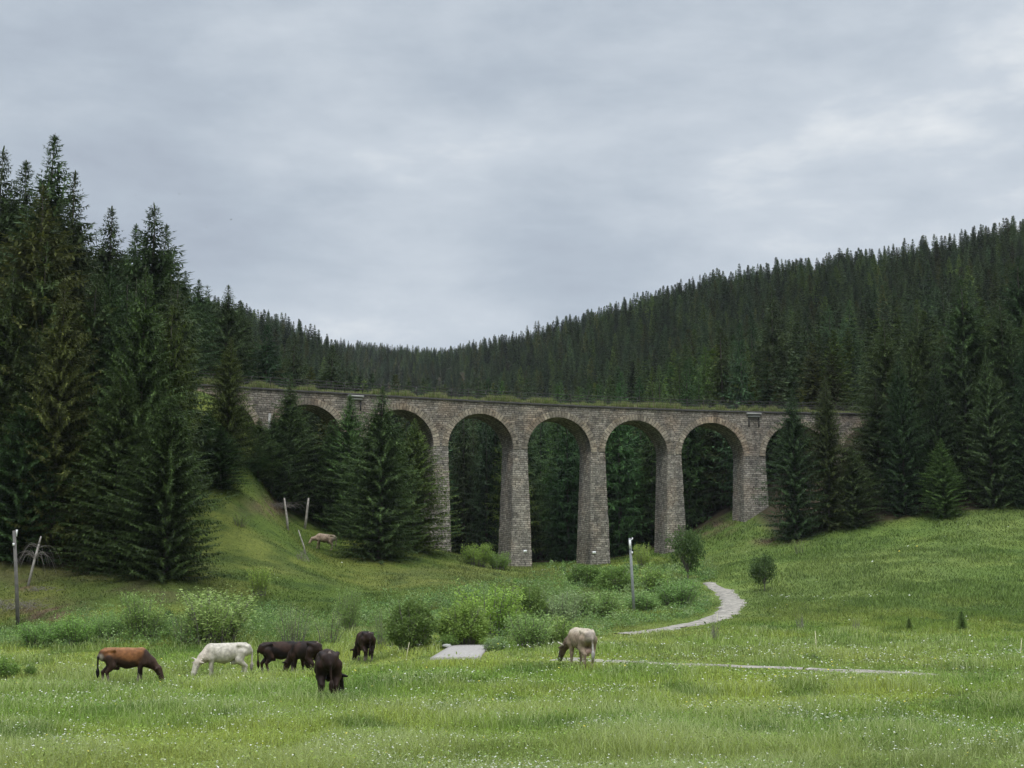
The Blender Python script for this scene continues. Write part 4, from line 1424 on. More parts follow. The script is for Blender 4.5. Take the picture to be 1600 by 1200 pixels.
# px, base py, width px, top py, kind, tint, name, label
SHRUBS = [
    (641, 1019, 84, 938, 'ball', (.62, .74, .5), "shrub", "dense dark green ball-shaped willow left of the concrete slab"),
    (724, 1008, 88, 945, 'ball', (1.0, 1.1, .65), "shrub", "broad green willow right behind the concrete slab"),
    (768, 1000, 110, 915, 'willow', (1.15, 1.3, .7), "shrub", "large yellow-green willow rising behind the slab's right corner"),
    (826, 985, 72, 918, 'ball', (.72, .85, .6), "shrub", "darker rounded willow in the middle of the willow row"),
    (873, 985, 78, 924, 'willow', GREY, "shrub", "pale grey-green willow behind the beige cow's head"),
    (828, 1014, 80, 958, 'willow', (1.2, 1.25, 1.1), "shrub", "light leafy willow right of the slab, before the dark one"),
    (875, 1012, 74, 962, 'willow', (1.05, 1.1, .8), "shrub", "loose willow just left of the beige cow"),
    (775, 1018, 44, 992, 'low', (1.1, 1.15, 1.3), "shrub", "low white-flowering shrub at the slab's right side"),
    (700, 1012, 36, 985, 'low', (.85, 1.0, .6), "shrub", "low shrub squeezed between the ball-shaped willow and the slab"),
    (600, 1012, 54, 950, 'thin', (1.0, 1.05, .9), "shrub", "thin loose willow left of the ball-shaped one"),
    (930, 968, 96, 925, 'willow', (1.0, 1.1, .9), "shrub", "green willow mass above and behind the beige cow"),
    (915, 918, 62, 882, 'ball', (.72, .85, .55), "shrub", "low rounded willow beneath the pier with the right plate"),
    (963, 924, 66, 884, 'ball', (.78, .9, .6), "shrub", "low rounded willow left of the grey pole's foot"),
    (1020, 925, 60, 880, 'low', (1.0, 1.1, .75), "shrub", "low green shrub right of the grey pole"),
    (1060, 948, 76, 905, 'willow', (.95, 1.1, .9), "shrub", "leafy shrub mound inside the bend of the gravel track"),
    (1005, 955, 60, 922, 'low', (.95, 1.1, .9), "shrub", "leafy low shrub at the foot of the grey pole"),
    (1004, 886, 30, 850, 'willow', YEL, "shrub", "bright yellow-green young tree below the fifth pier"),
    (745, 884, 52, 849, 'willow', (1.0, 1.15, .65), "shrub", "bright green bush on the knoll left of the plated pier"),
    (779, 890, 40, 860, 'willow', (.85, 1.0, .65), "shrub", "green bush touching the left plated pier's foot"),
    (1075, 910, 56, 836, 'balltree', (.5, .6, .45), "deciduous_tree", "round dark leafy tree beside the gravel track's top"),
    (1195, 924, 42, 873, 'balltree', (.42, .52, .44), "deciduous_tree", "small dark tree with bare forked stem on the right meadow"),
    (1248, 866, 26, 842, 'thin', (1.1, 1.2, .8), "shrub", "small light bush at the right wood's lower corner"),
    (1252, 985, 28, 958, 'bare', (1, 1.1, 1), "shrub", "leafless twiggy shrub on the right meadow left of the saplings"),
    (1336, 985, 24, 962, 'bare', (1, 1.1, 1), "shrub", "leafless twiggy shrub on the meadow nearest the small sapling"),
    (1116, 1000, 30, 962, 'bare', (1, 1.1, 1), "shrub", "leafless twiggy shrub just below the gravel track's bend"),
    (1268, 1036, 30, 1018, 'low', (.62, .75, .55), "shrub", "dark low tuft beside the near gravel track"),
    (336, 1005, 120, 922, 'willow', (1.35, 1.35, 1.2), "shrub", "wide light willow behind the white cow"),
    (285, 1006, 50, 955, 'thin', (1.1, 1.2, 1.0), "shrub", "loose small willow left of the wide light one"),
    (222, 1000, 78, 928, 'willow', (1.05, 1.15, .95), "shrub", "light willow behind the brown cow"),
    (170, 1004, 56, 955, 'willow', (1.0, 1.15, .95), "shrub", "low pale willow left of the one behind the brown cow"),
    (118, 1008, 70, 962, 'willow', (1.05, 1.25, .8), "shrub", "low yellowish willow in the left scrub row"),
    (60, 1010, 70, 972, 'willow', (.95, 1.15, .8), "shrub", "low green willow near the foot of the left pole"),
    (458, 1008, 64, 942, 'thin', (1.1, 1.05, 1.1), "shrub", "thin greyish willow above the black cows"),
    (515, 1004, 60, 955, 'thin', (1.1, 1.1, 1.0), "shrub", "thin pale willow between the black cows and the lone one"),
    (543, 988, 44, 920, 'willow', (1.0, 1.15, .95), "shrub", "upright pale sapling on the bank above the lone black cow"),
    (405, 930, 38, 885, 'willow', (1.25, 1.3, .75), "shrub", "bright bush standing alone on the left bank"),
    (8, 1060, 44, 1022, 'low', (.75, .95, .5), "shrub", "dark low shrub at the meadow's left edge"),
    (48, 1058, 26, 1034, 'low', (.68, .88, .5), "shrub", "small dark shrub right of the one at the left edge"),
    (375, 822, 34, 800, 'thin', (.8, .9, .7), "shrub", "leaning dark bush on the crest of the grassy bank"),
    (262, 970, 18, 950, 'low', (.4, .55, .45), "shrub", "tiny dark evergreen bush between two light willows"),
]
for i, (px, pb, wpx, pt, kind, tint, nm, lab) in enumerate(SHRUBS):
    X, Y, Z = hit(px, pb)
    k = Y / F_PX
    e = empty(nm, (X, Y, Z - 0.05), i * 1.7)
    h = (pb - pt) * k * 1.04
    w = wpx * k * 1.0
    e.scale = (w, w, h)
    tag(e, lab, "tree" if nm == 'deciduous_tree' else "shrub", "willows and shrubs along the stream" if nm == "shrub" else None)
    fm, sm = SHR[kind][i % len(SHR[kind])]
    a = obj("crown" if nm == 'deciduous_tree' else "foliage", fm, None, e); a.color = (*[q * (1.3 if nm == 'shrub' else 1.0) for q in tint], 1)
    obj("trunk" if nm == 'deciduous_tree' else "stems", sm, None, e)


# ------------------------------------------------------------------ cows: one smooth skin per animal grown from a signed distance field
def surface_nets(F, org, h):
    """isosurface of the grid F at 0 -> verts, quads"""
    nx, ny, nz = F.shape
    s = F < 0
    corners = [(0, 0, 0), (1, 0, 0), (0, 1, 0), (1, 1, 0), (0, 0, 1), (1, 0, 1), (0, 1, 1), (1, 1, 1)]
    edges = [(0, 1), (2, 3), (4, 5), (6, 7), (0, 2), (1, 3), (4, 6), (5, 7), (0, 4), (1, 5), (2, 6), (3, 7)]

    def cs(A, c): return A[c[0]:nx - 1 + c[0], c[1]:ny - 1 + c[1], c[2]:nz - 1 + c[2]]
    cnt = sum(cs(s, c).astype(int) for c in corners)
    act = (cnt > 0) & (cnt < 8)
    idx = -np.ones(act.shape, dtype=int)
    ii = np.argwhere(act)
    idx[act] = np.arange(len(ii))
    acc = np.zeros((len(ii), 3)); num = np.zeros(len(ii))
    fv = [cs(F, c)[act] for c in corners]
    for a, b in edges:
        m = (fv[a] < 0) != (fv[b] < 0)
        t = np.where(m, fv[a] / (fv[a] - fv[b] + 1e-12), 0)
        pa, pb = np.array(corners[a], float), np.array(corners[b], float)
        acc[m] += pa + (pb - pa) * t[m][:, None]
        num += m
    V = (ii + acc / num[:, None]) * h + org
    quads = []
    for ax in range(3):
        a1, a2 = [(1, 2), (2, 0), (0, 1)][ax]
        sl0 = [slice(None)] * 3; sl1 = [slice(None)] * 3
        sl0[ax] = slice(0, -1); sl1[ax] = slice(1, None)
        s0, s1 = s[tuple(sl0)], s[tuple(sl1)]
        ch = np.argwhere(s0 != s1)
        ch = ch[(ch[:, a1] > 0) & (ch[:, a2] > 0) & (ch[:, a1] < F.shape[a1] - 1) & (ch[:, a2] < F.shape[a2] - 1)]
        ins = s0[tuple(ch.T)]
        q = []
        for d1, d2 in ((0, 0), (-1, 0), (-1, -1), (0, -1)):
            c = ch.copy(); c[:, a1] += d1; c[:, a2] += d2
            q.append(idx[tuple(c.T)])
        q = np.stack(q, 1)
        q[~ins] = q[~ins][:, ::-1]
        quads.append(q)
    Q = np.concatenate(quads)
    return V, Q[(Q >= 0).all(1)]


def sd_cone(P, a, b, r1, r2):
    a, b = np.array(a, float), np.array(b, float)
    ab = b - a
    t = np.clip(((P - a) @ ab) / (ab @ ab), 0, 1)
    d = np.linalg.norm(P - a - t[..., None] * ab, axis=-1)
    return d - (r1 + (r2 - r1) * t)


def smin(a, b, k):
    h = np.clip(0.5 + 0.5 * (b - a) / k, 0, 1)
    return b * (1 - h) + a * h - k * h * (1 - h)


def make_cow(name, loc, heading, coat, label, scale=1.0, yaw=0.0, step=0.0, udder=False, horns=True, seed=0, lowhead=0.0, tail_swing=0.0):
    """heading: direction the cow faces, degrees from +X towards +Y; yaw: turn of the neck"""
    h = 0.024
    xs = np.arange(-1.2, 1.75, h); ys = np.arange(-0.75, 0.75, h); zs = np.arange(-0.08, 1.6, h)
    G = np.stack(np.meshgrid(xs, ys, zs, indexing='ij'), -1)
    P = G.reshape(-1, 3)
    Q = P * np.array([1, 1 / 0.86, 1.0])                       # trunk is deeper than wide
    d = sd_cone(Q, (0.42, 0, .95), (0.0, 0, .93), .31, .345)
    d = smin(d, sd_cone(Q, (0.0, 0, .93), (-.55, 0, 1.02), .345, .265), .08)
    d = smin(d, sd_cone(Q, (-.55, 0, 1.02), (-.80, 0, 1.04), .255, .215), .06)
    d = smin(d, sd_cone(P, (.50, 0, 1.22), (-.78, 0, 1.265), .085, .06), .08)    # top line
    for sg in (-1, 1):
        d = smin(d, sd_cone(P, (-.50, sg * .215, 1.235), (-.84, sg * .13, 1.15), .06, .055), .10)   # hips
        d = smin(d, sd_cone(P, (.45, sg * .15, 1.12), (.55, sg * .2, .78), .12, .13), .08)       # shoulder
    # neck and head, lowered to graze and turned sideways
    cy, sy = math.cos(yaw), math.sin(yaw)

    def tn(x, z, y=0.0):
        dx = x - .55
        return (.55 + dx * cy - y * sy, dx * sy + y * cy, z)
    lh = lowhead
    d = smin(d, sd_cone(P, (.52, 0, 1.03), tn(.85, .80 - lh * .1), .25, .17), .12)
    d = smin(d, sd_cone(P, tn(.85, .80 - lh * .1), tn(1.08, .50 - lh), .165, .12), .08)
    d = smin(d, sd_cone(P, (.62, 0, .72), tn(.95, .58 - lh * .5), .10, .06), .10)              # dewlap
    hd0, hd1 = tn(1.10, .49 - lh), tn(1.27, .10 - lh)
    d = smin(d, sd_cone(P, hd0, hd1, .138, .085), .05)
    d = smin(d, sd_cone(P, tn(1.26, .12 - lh), tn(1.28, .07 - lh), .095, .075), .03)            # muzzle
    for sg in (-1, 1):
        d = smin(d, sd_cone(P, tn(1.07, .52 - lh, sg * .11), tn(1.06, .50 - lh, sg * .31), .058, .03), .025)     # ears
        d = smin(d, sd_cone(P, tn(1.19, .36 - lh, sg * .085), tn(1.195, .35 - lh, sg * .09), .035, .03), .02)     # eye ridge
    # legs
    for sg in (-1, 1):
        st = step * sg
        d = smin(d, sd_cone(P, (.47, sg * .17, .78), (.47 + st * .5, sg * .165, .44), .12, .066), .06)
        d = smin(d, sd_cone(P, (.47 + st * .5, sg * .165, .44), (.46 + st, sg * .16, .10), .062, .043), .03)
        d = smin(d, sd_cone(P, (.46 + st, sg * .16, .10), (.50 + st, sg * .16, .01), .046, .06), .025)
        st = -step * sg
        d = smin(d, sd_cone(P, (-.64, sg * .16, .95), (-.54, sg * .19, .68), .18, .125), .06)
        d = smin(d, sd_cone(P, (-.52, sg * .19, .68), (-.76 + st * .6, sg * .165, .46), .13, .066), .06)
        d = smin(d, sd_cone(P, (-.76 + st * .6, sg * .165, .46), (-.70 + st, sg * .16, .11), .058, .045), .03)
        d = smin(d, sd_cone(P, (-.70 + st, sg * .16, .11), (-.655 + st, sg * .16, .01), .046, .06), .025)
    if udder:
        d = smin(d, sd_cone(P, (-.42, 0, .60), (-.52, 0, .56), .15, .14), .05)
        for sx in (-.4, -.54):
            for sg in (-1, 1):
                d = smin(d, sd_cone(P, (sx, sg * .07, .47), (sx, sg * .075, .38), .03, .02), .02)
    else:
        d = smin(d, sd_cone(P, (-.3, 0, .58), (-.42, 0, .60), .06, .07), .05)
    # tail root and tail
    ts = tail_swing
    d = smin(d, sd_cone(P, (-.90, 0, 1.20), (-1.02, ts * .3, .98), .055, .038), .05)
    d = smin(d, sd_cone(P, (-1.02, ts * .3, .98), (-1.01, ts, .58), .036, .030), .03)
    V, F = surface_nets(d.reshape(G.shape[:3]), np.array([xs[0], ys[0], zs[0]]), h)
    V[:, 2] = np.maximum(V[:, 2], 0.0)
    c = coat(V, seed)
    e = empty(name, loc, math.radians(heading))
    e.scale = (scale,) * 3
    tag(e, label, "cow", "cows grazing in the meadow")
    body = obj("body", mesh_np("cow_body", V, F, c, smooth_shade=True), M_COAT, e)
    tuftc = coat(np.array([[-1.0, 0, .5]]), seed)[0] * 0.6
    mb = MB()
    mb.tube([(-1.01, ts, .60), (-1.01, ts * 1.1, .50), (-1.0, ts * 1.15, .38), (-1.0, ts * 1.15, .26)], [.034, .066, .06, .014], 8, col=tuftc)
    obj("tail_switch", mb.mesh("tail_switch", True), M_COAT, e)
    if horns:
        for sg in (-1, 1):
            mb = MB()
            p0 = tn(1.03, .57 - lh, sg * .07); p1 = tn(1.00, .60 - lh, sg * .20); p2 = tn(1.04, .66 - lh, sg * .29); p3 = tn(1.12, .70 - lh, sg * .30)
            mb.tube([p0, p1, p2, p3], [.042, .036, .026, .010], 7)
            obj("horn", mb.mesh("horn", True), M_HORN, e)
    mb = MB()
    for sg in (-1, 1):
        q = np.array(tn(1.18, .37 - lh, sg * .112))
        mb.tube([q + (0, 0, -.02), q, q + (0, 0, .02)], [.006, .02, .006], 6, col=(.01, .01, .01))
    obj("eye", mb.mesh("cow_eyes", True), M_DARK, e)
    return e


def blendc(a, b, w):
    w = np.clip(w, 0, 1)[:, None]
    return np.array(a) * (1 - w) + b * w


def n3(V, s, seed):
    return 0.5 * vnoise(V[:, 0] * s + V[:, 1] * 1.7 * s, V[:, 2] * s, seed) + 0.5 * vnoise(V[:, 1] * s + 5, V[:, 2] * s + V[:, 0] * s * .6, seed + 5)


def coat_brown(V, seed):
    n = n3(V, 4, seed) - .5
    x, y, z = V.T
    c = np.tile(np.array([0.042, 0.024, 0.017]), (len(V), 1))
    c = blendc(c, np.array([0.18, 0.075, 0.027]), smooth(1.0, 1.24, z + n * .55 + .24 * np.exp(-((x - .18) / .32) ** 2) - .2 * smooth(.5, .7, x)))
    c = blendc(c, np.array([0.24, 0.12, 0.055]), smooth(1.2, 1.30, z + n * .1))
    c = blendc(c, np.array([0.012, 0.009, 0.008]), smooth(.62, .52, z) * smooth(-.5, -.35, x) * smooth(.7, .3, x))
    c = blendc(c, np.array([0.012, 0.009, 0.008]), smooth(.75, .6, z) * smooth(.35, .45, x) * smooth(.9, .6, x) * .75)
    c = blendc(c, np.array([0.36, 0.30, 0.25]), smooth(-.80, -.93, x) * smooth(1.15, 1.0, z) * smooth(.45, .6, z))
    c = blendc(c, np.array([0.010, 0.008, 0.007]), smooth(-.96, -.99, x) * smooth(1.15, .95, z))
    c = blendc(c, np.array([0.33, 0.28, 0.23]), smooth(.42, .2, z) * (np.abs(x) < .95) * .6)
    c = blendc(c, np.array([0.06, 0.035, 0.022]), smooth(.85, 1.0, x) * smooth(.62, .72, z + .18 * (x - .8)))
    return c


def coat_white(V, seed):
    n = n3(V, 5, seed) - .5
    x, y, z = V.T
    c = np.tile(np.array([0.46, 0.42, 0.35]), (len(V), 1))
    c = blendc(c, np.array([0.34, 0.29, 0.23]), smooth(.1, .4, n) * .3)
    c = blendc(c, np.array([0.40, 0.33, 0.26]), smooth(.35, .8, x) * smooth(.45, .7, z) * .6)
    rib_shade = np.sin(x * 34 + z * 6) * smooth(-.4, -.1, x) * smooth(.4, .2, x) * smooth(.7, .85, z) * smooth(1.2, 1.1, z)  # shade between the ribs, painted into the coat as faint stripes
    c = c * (1 + rib_shade * .05)[:, None]
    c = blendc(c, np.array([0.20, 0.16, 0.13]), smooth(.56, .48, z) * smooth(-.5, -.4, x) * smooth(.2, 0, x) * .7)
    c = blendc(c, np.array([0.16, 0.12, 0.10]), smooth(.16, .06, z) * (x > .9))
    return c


def coat_black(V, seed):
    n = n3(V, 4, seed) - .5
    x, y, z = V.T
    c = np.tile(np.array([0.011, 0.008, 0.007]), (len(V), 1))
    c = blendc(c, np.array([0.042, 0.022, 0.015]), smooth(-.2, .3, n))
    c = blendc(c, np.array([0.028, 0.016, 0.012]), smooth(-.5, -.85, x) * .6)
    c = blendc(c, np.array([0.16, 0.12, 0.10]), smooth(.62, .5, z) * smooth(-.6, -.45, x) * smooth(-.1, -.3, x) * .7)
    c = blendc(c, np.array([0.26, 0.22, 0.19]), smooth(.32, .15, z) * (np.abs(x) < .95) * .6)
    c = blendc(c, np.array([0.2, 0.16, 0.13]), smooth(.05, .03, np.hypot(x + .86, y)) * smooth(1.15, 1.2, z) * .6)
    return c


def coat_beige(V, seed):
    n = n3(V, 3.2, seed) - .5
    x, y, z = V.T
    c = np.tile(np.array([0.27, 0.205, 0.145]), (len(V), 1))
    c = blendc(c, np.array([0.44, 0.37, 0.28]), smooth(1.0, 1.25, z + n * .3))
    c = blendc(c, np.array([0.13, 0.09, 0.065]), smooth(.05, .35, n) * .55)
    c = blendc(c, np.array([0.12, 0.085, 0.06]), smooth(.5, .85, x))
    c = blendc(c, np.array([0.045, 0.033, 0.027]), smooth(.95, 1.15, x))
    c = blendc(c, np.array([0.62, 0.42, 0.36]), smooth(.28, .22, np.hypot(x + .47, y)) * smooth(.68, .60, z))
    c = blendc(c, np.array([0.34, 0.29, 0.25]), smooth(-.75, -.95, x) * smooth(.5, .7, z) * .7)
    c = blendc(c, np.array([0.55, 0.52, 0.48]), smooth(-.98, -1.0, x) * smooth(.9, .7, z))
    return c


def coat_tan(V, seed):
    x, y, z = V.T
    n = n3(V, 4, seed) - .5
    c = np.tile(np.array([0.36, 0.27, 0.20]), (len(V), 1))
    c = blendc(c, np.array([0.28, 0.20, 0.15]), smooth(0, .3, n))
    c = blendc(c, np.array([0.09, 0.065, 0.05]), smooth(.8, .6, z) * smooth(.7, .3, np.abs(x)) * .8)
    c = blendc(c, np.array([0.42, 0.36, 0.3]), smooth(-.6, -.85, x) * .6)
    return c


def cow_at(px, py): return hit(px, py)


COWS = [
    (197, 1070, 1.0, 22, coat_brown, "rust-brown cow with dark flank grazing at the left", dict(yaw=-.25, step=.09, horns=False, lowhead=-.06)),
    (350, 1061, 1.06, 195, coat_white, "cream white cow grazing with its head to the left", dict(yaw=.62, step=.05, lowhead=-.13)),
    (440, 1052, 0.97, 28, coat_black, "black cow side on, its head hidden behind another black cow", dict(yaw=.1, step=.08, horns=False)),
    (477, 1056, 1.02, 130, coat_black, "black cow between two others, rump towards the viewer", dict(yaw=.25, step=.05, horns=False)),
    (511, 1096, 1.08, 100, coat_black, "nearest black cow seen from behind with its head down", dict(yaw=-.62, step=.04, horns=False, lowhead=-.1)),
    (570, 1034, 1.0, 108, coat_black, "lone black cow seen from behind beside the ball-shaped willow", dict(yaw=.3, step=.05, horns=False)),
    (908, 1042, 1.04, 108, coat_beige, "beige cow with pink udder grazing by the gravel track", dict(yaw=.5, step=.05, udder=True, lowhead=-.1)),
    (505, 861, 1.12, 178, coat_tan, "tan cow far off on the grassy bank below the spruces", dict(yaw=.35, step=.06, horns=False, lowhead=-.28)),
]
COW_POS = []
for i, (px, py, sc, hd, coat, lab, kw) in enumerate(COWS):
    X, Y, Z = hit(px, py)
    ch, sh = math.cos(math.radians(hd)), math.sin(math.radians(hd))
    zf, zb = float(ground(X + .5 * ch * sc, Y + .5 * sh * sc)), float(ground(X - .7 * ch * sc, Y - .7 * sh * sc))
    e = make_cow("cow", (X, Y, (zf * .7 + zb * .5) / 1.2 + (0.12 if coat is coat_tan else -0.01)), hd, coat, lab, sc, seed=i * 13 + 3, tail_swing=random.uniform(-.05, .05), **kw)
    e.rotation_euler[1] = -0.5 * math.atan2(zf - zb, 1.2 * sc)
    COW_POS.append((X, Y))
    print("cow", lab[:24], round(X, 1), round(Y, 1), round(Z, 2))


# ------------------------------------------------------------------ poles, stakes, dead wood
def build_poles():
    # left pole
    X, Y, Z = hit(29, 978)
    top = at(22, 829, Y)
    H = float(top[2]) - Z
    e = empty("utility_pole", (X, Y, Z))
    tag(e, "weathered dark wooden pole with white insulator at the left edge", "pole")
    lx = float(top[0]) - X
    mb = MB(); mb.tube([(0, 0, -.4), (lx * .5, 0, H * .5), (lx, 0, H)], [.12, .11, .10], 8)
    obj("mast", mb.mesh("mast", True), M_POLE_DARK, e)
    mb = MB(); mb.tube([(lx * .93 + .14, -.02, H - .35), (lx + .17, -.02, H - .1), (lx + .17, -.02, H + .05)], [.03, .05, .06], 7)
    obj("insulator", mb.mesh("insulator", True), M_WHITE, e)
    mb = MB(); mb.box(lx * .85 - .02, -.15, H - .82, .1, .08, .16); obj("clamp", mb.mesh("clamp"), M_WHITE, e)
    # middle pole
    X, Y, Z = hit(991, 957)
    top = at(984, 841, Y)
    H = float(top[2]) - Z; lx = float(top[0]) - X
    e = empty("utility_pole", (X, Y, Z))
    tag(e, "slim pale grey pole with white box at its top near the arches", "pole")
    mb = MB(); mb.tube([(0, 0, -.4), (lx * .5, 0, H * .5), (lx, 0, H)], [.11, .10, .09], 8)
    obj("mast", mb.mesh("mast", True), M_POLE, e)
    mb = MB(); mb.box(lx, -.13, H - .42, .14, .1, .6); obj("meter_box", mb.mesh("meter_box"), M_WHITE, e)
    mb = MB(); mb.tube([(lx + .1, -.05, H - .12), (lx + .18, -.05, H - .05), (lx + .18, -.05, H + .04)], [.03, .05, .05], 7)
    obj("insulator", mb.mesh("insulator", True), M_WHITE, e)
    mb = MB(); mb.box(lx * .8 + .1, -.1, H - 1.0, .1, .08, .14); obj("clamp", mb.mesh("clamp"), M_WHITE, e)
    Y = 146.0
    a0, b0 = at(421, 672, Y), at(421, 646, Y)
    zg = float(ground(float(a0[0]), Y))
    mb = MB(); mb.tube([(0, 0, -.3), (0, 0, float(b0[2]) - zg)], [.16, .14], 8)
    o = obj("concrete_post", mb.mesh("concrete_post", True), M_PALE, None, (float(a0[0]), Y, zg))
    tag(o, "pale post standing before the viaduct's first pier among spruces", "post")
    # stakes of the pasture fence
    for px, pb, pt, dx, lab in ((1276, 1022, 988, -1, "thin pale stake on the meadow above the near gravel track"),
                                (634, 1030, 1006, 5, "thin leaning pale stake before the ball-shaped willow"),
                                (1594, 1030, 1000, 4, "thin pale stake at the meadow's right edge"),
                                (1121, 975, 958, 0, "thin pale stake by the gravel track's bend")):
        X, Y, Z = hit(px, pb)
        h = (pb - pt) / F_PX * Y
        l = dx / F_PX * Y
        mb = MB(); mb.tube([(0, 0, -.15), (l * .5, 0, h * .5), (l, 0, h)], [.02, .019, .014], 6)
        mb.tube([(l, 0, h - .01), (l, 0, h + .03)], [.022, .018], 6)
        o = obj("fence_stake", mb.mesh("fence_stake", True), simple_material("stake_paint", (0.6, 0.56, 0.36)), None, (X, Y, Z))
        tag(o, lab, "stake", "stakes in the pasture")


build_poles()


def arc_twigs(mb, base, n, rad, hgt, seed, r0=0.012, az_rng=(0, 6.28), hang=0.6):
    rr = np.random.default_rng(seed)
    for k in range(n):
        az = rr.uniform(*az_rng); L = rad * rr.uniform(.5, 1.1); h = hgt * rr.uniform(.4, 1.0)
        t = np.linspace(0, 1, 7)
        b0 = np.array(base) + np.array([0, 0, rr.uniform(0, hgt * .4)])
        pts = np.stack([np.cos(az) * L * t, np.sin(az) * L * t, h * np.sin(t * np.pi * .62) - hang * L * t ** 3], 1) + b0
        mb.tube(pts, np.linspace(r0, r0 * .35, 7), 4, cap=False)


def build_deadwood():
    # leaning bleached dead trunk by the left pole with arching bare branches
    X, Y, Z = hit(43, 916)
    Y2 = Y
    t = at(56, 850, Y2)
    e = empty("dead_tree", (X, Y, Z))
    tag(e, "leaning bleached dead trunk with arching bare branches by the left pole", "dead tree")
    d = np.array([float(t[0]) - X, 0.6, float(t[2]) - Z])
    mb = MB(); mb.tube([(0, 0, -.2), d * .5, d], [.09, .085, .07], 7); mb.tube([d, d * 1.2], [.07, .05], 7)
    obj("trunk", mb.mesh("dead_trunk", True), M_DEADWOOD, e)
    mb = MB()
    arc_twigs(mb, d * .62, 22, 1.5, .8, 4, .012, hang=.9)
    arc_twigs(mb, d * .9, 10, 1.5, .5, 5, .012, hang=1.0)
    obj("branches", mb.mesh("dead_branches"), M_TWIG, e)
    # brush heaps
    for px, py, n, rad, hg, lab in ((22, 955, 60, 1.7, .7, "heap of dead twigs round the foot of the left pole"),
                                    (62, 925, 26, 1.1, .35, "small heap of dead twigs under the leaning dead trunk"),
                                    (474, 878, 30, .8, .9, "grey brush heap beside the tan cow on the bank"),
                                    (520, 828, 40, 2.2, .6, "fallen bleached twigs on the bank above the tan cow"),
                                    (430, 795, 60, 2.4, .7, "grey dead brush under the spruces at the bank's crest")):
        X, Y, Z = hit(px, py)
        mb = MB()
        rr = np.random.default_rng(int(px))
        for k in range(n):
            b = (rr.normal(0, rad * .45), rr.normal(0, rad * .4), 0)
            arc_twigs(mb, b, 1, rad * .8, hg, int(px) * 7 + k, .014, hang=.35)
        V = np.concatenate(mb.v)
        o = obj("brush_heap", mb.mesh("brush_heap"), M_TWIG, None, (X, Y, Z))
        tag(o, lab, "brush", "heaps of dead twigs")
    # bare lower spruce trunks built as two separate stems, and one slanting log
    for nm, a, b, r, lab in (("bare_stem", (450, 828), (444, 778), .12, "left of two bare pale stems under a spruce on the bank"),
                             ("bare_stem", (476, 826), (482, 778), .14, "right of two bare pale stems under a spruce on the bank"),
                             ("fallen_log", (478, 866), (466, 828), .07, "slanting whitish broken stem left of the tan cow")):
        X, Y, Z = hit(*a)
        t = at(b[0], b[1], Y)
        d = np.array([float(t[0]) - X, 0.1, float(t[2]) - Z])
        mb = MB(); mb.tube([(0, 0, -.2), d * .35 + np.array([.03, 0, 0]), d * .7, d], [r, r * .95, r * .85, r * .6], 7)
        o = obj(nm, mb.mesh(nm, True), M_DEADWOOD, None, (X, Y, Z))
        tag(o, lab, "log" if nm == "fallen_log" else "dead stem", "bare stems on the bank" if nm == "bare_stem" else None)


build_deadwood()


# ------------------------------------------------------------------ grass, flowers, undergrowth
SLAB_X, SLAB_Y, _ = hit(715, 1022)
SLAB_C = [hit(*q)[:2] for q in ((660, 1036), (757, 1034), (770, 1008), (700, 1008))]


def in_slab(X, Y):
    m = np.ones(len(X), bool)
    for a, b in zip(SLAB_C, SLAB_C[1:] + SLAB_C[:1]):
        m &= ((b[0] - a[0]) * (Y - a[1]) - (b[1] - a[1]) * (X - a[0])) > 0
    return m


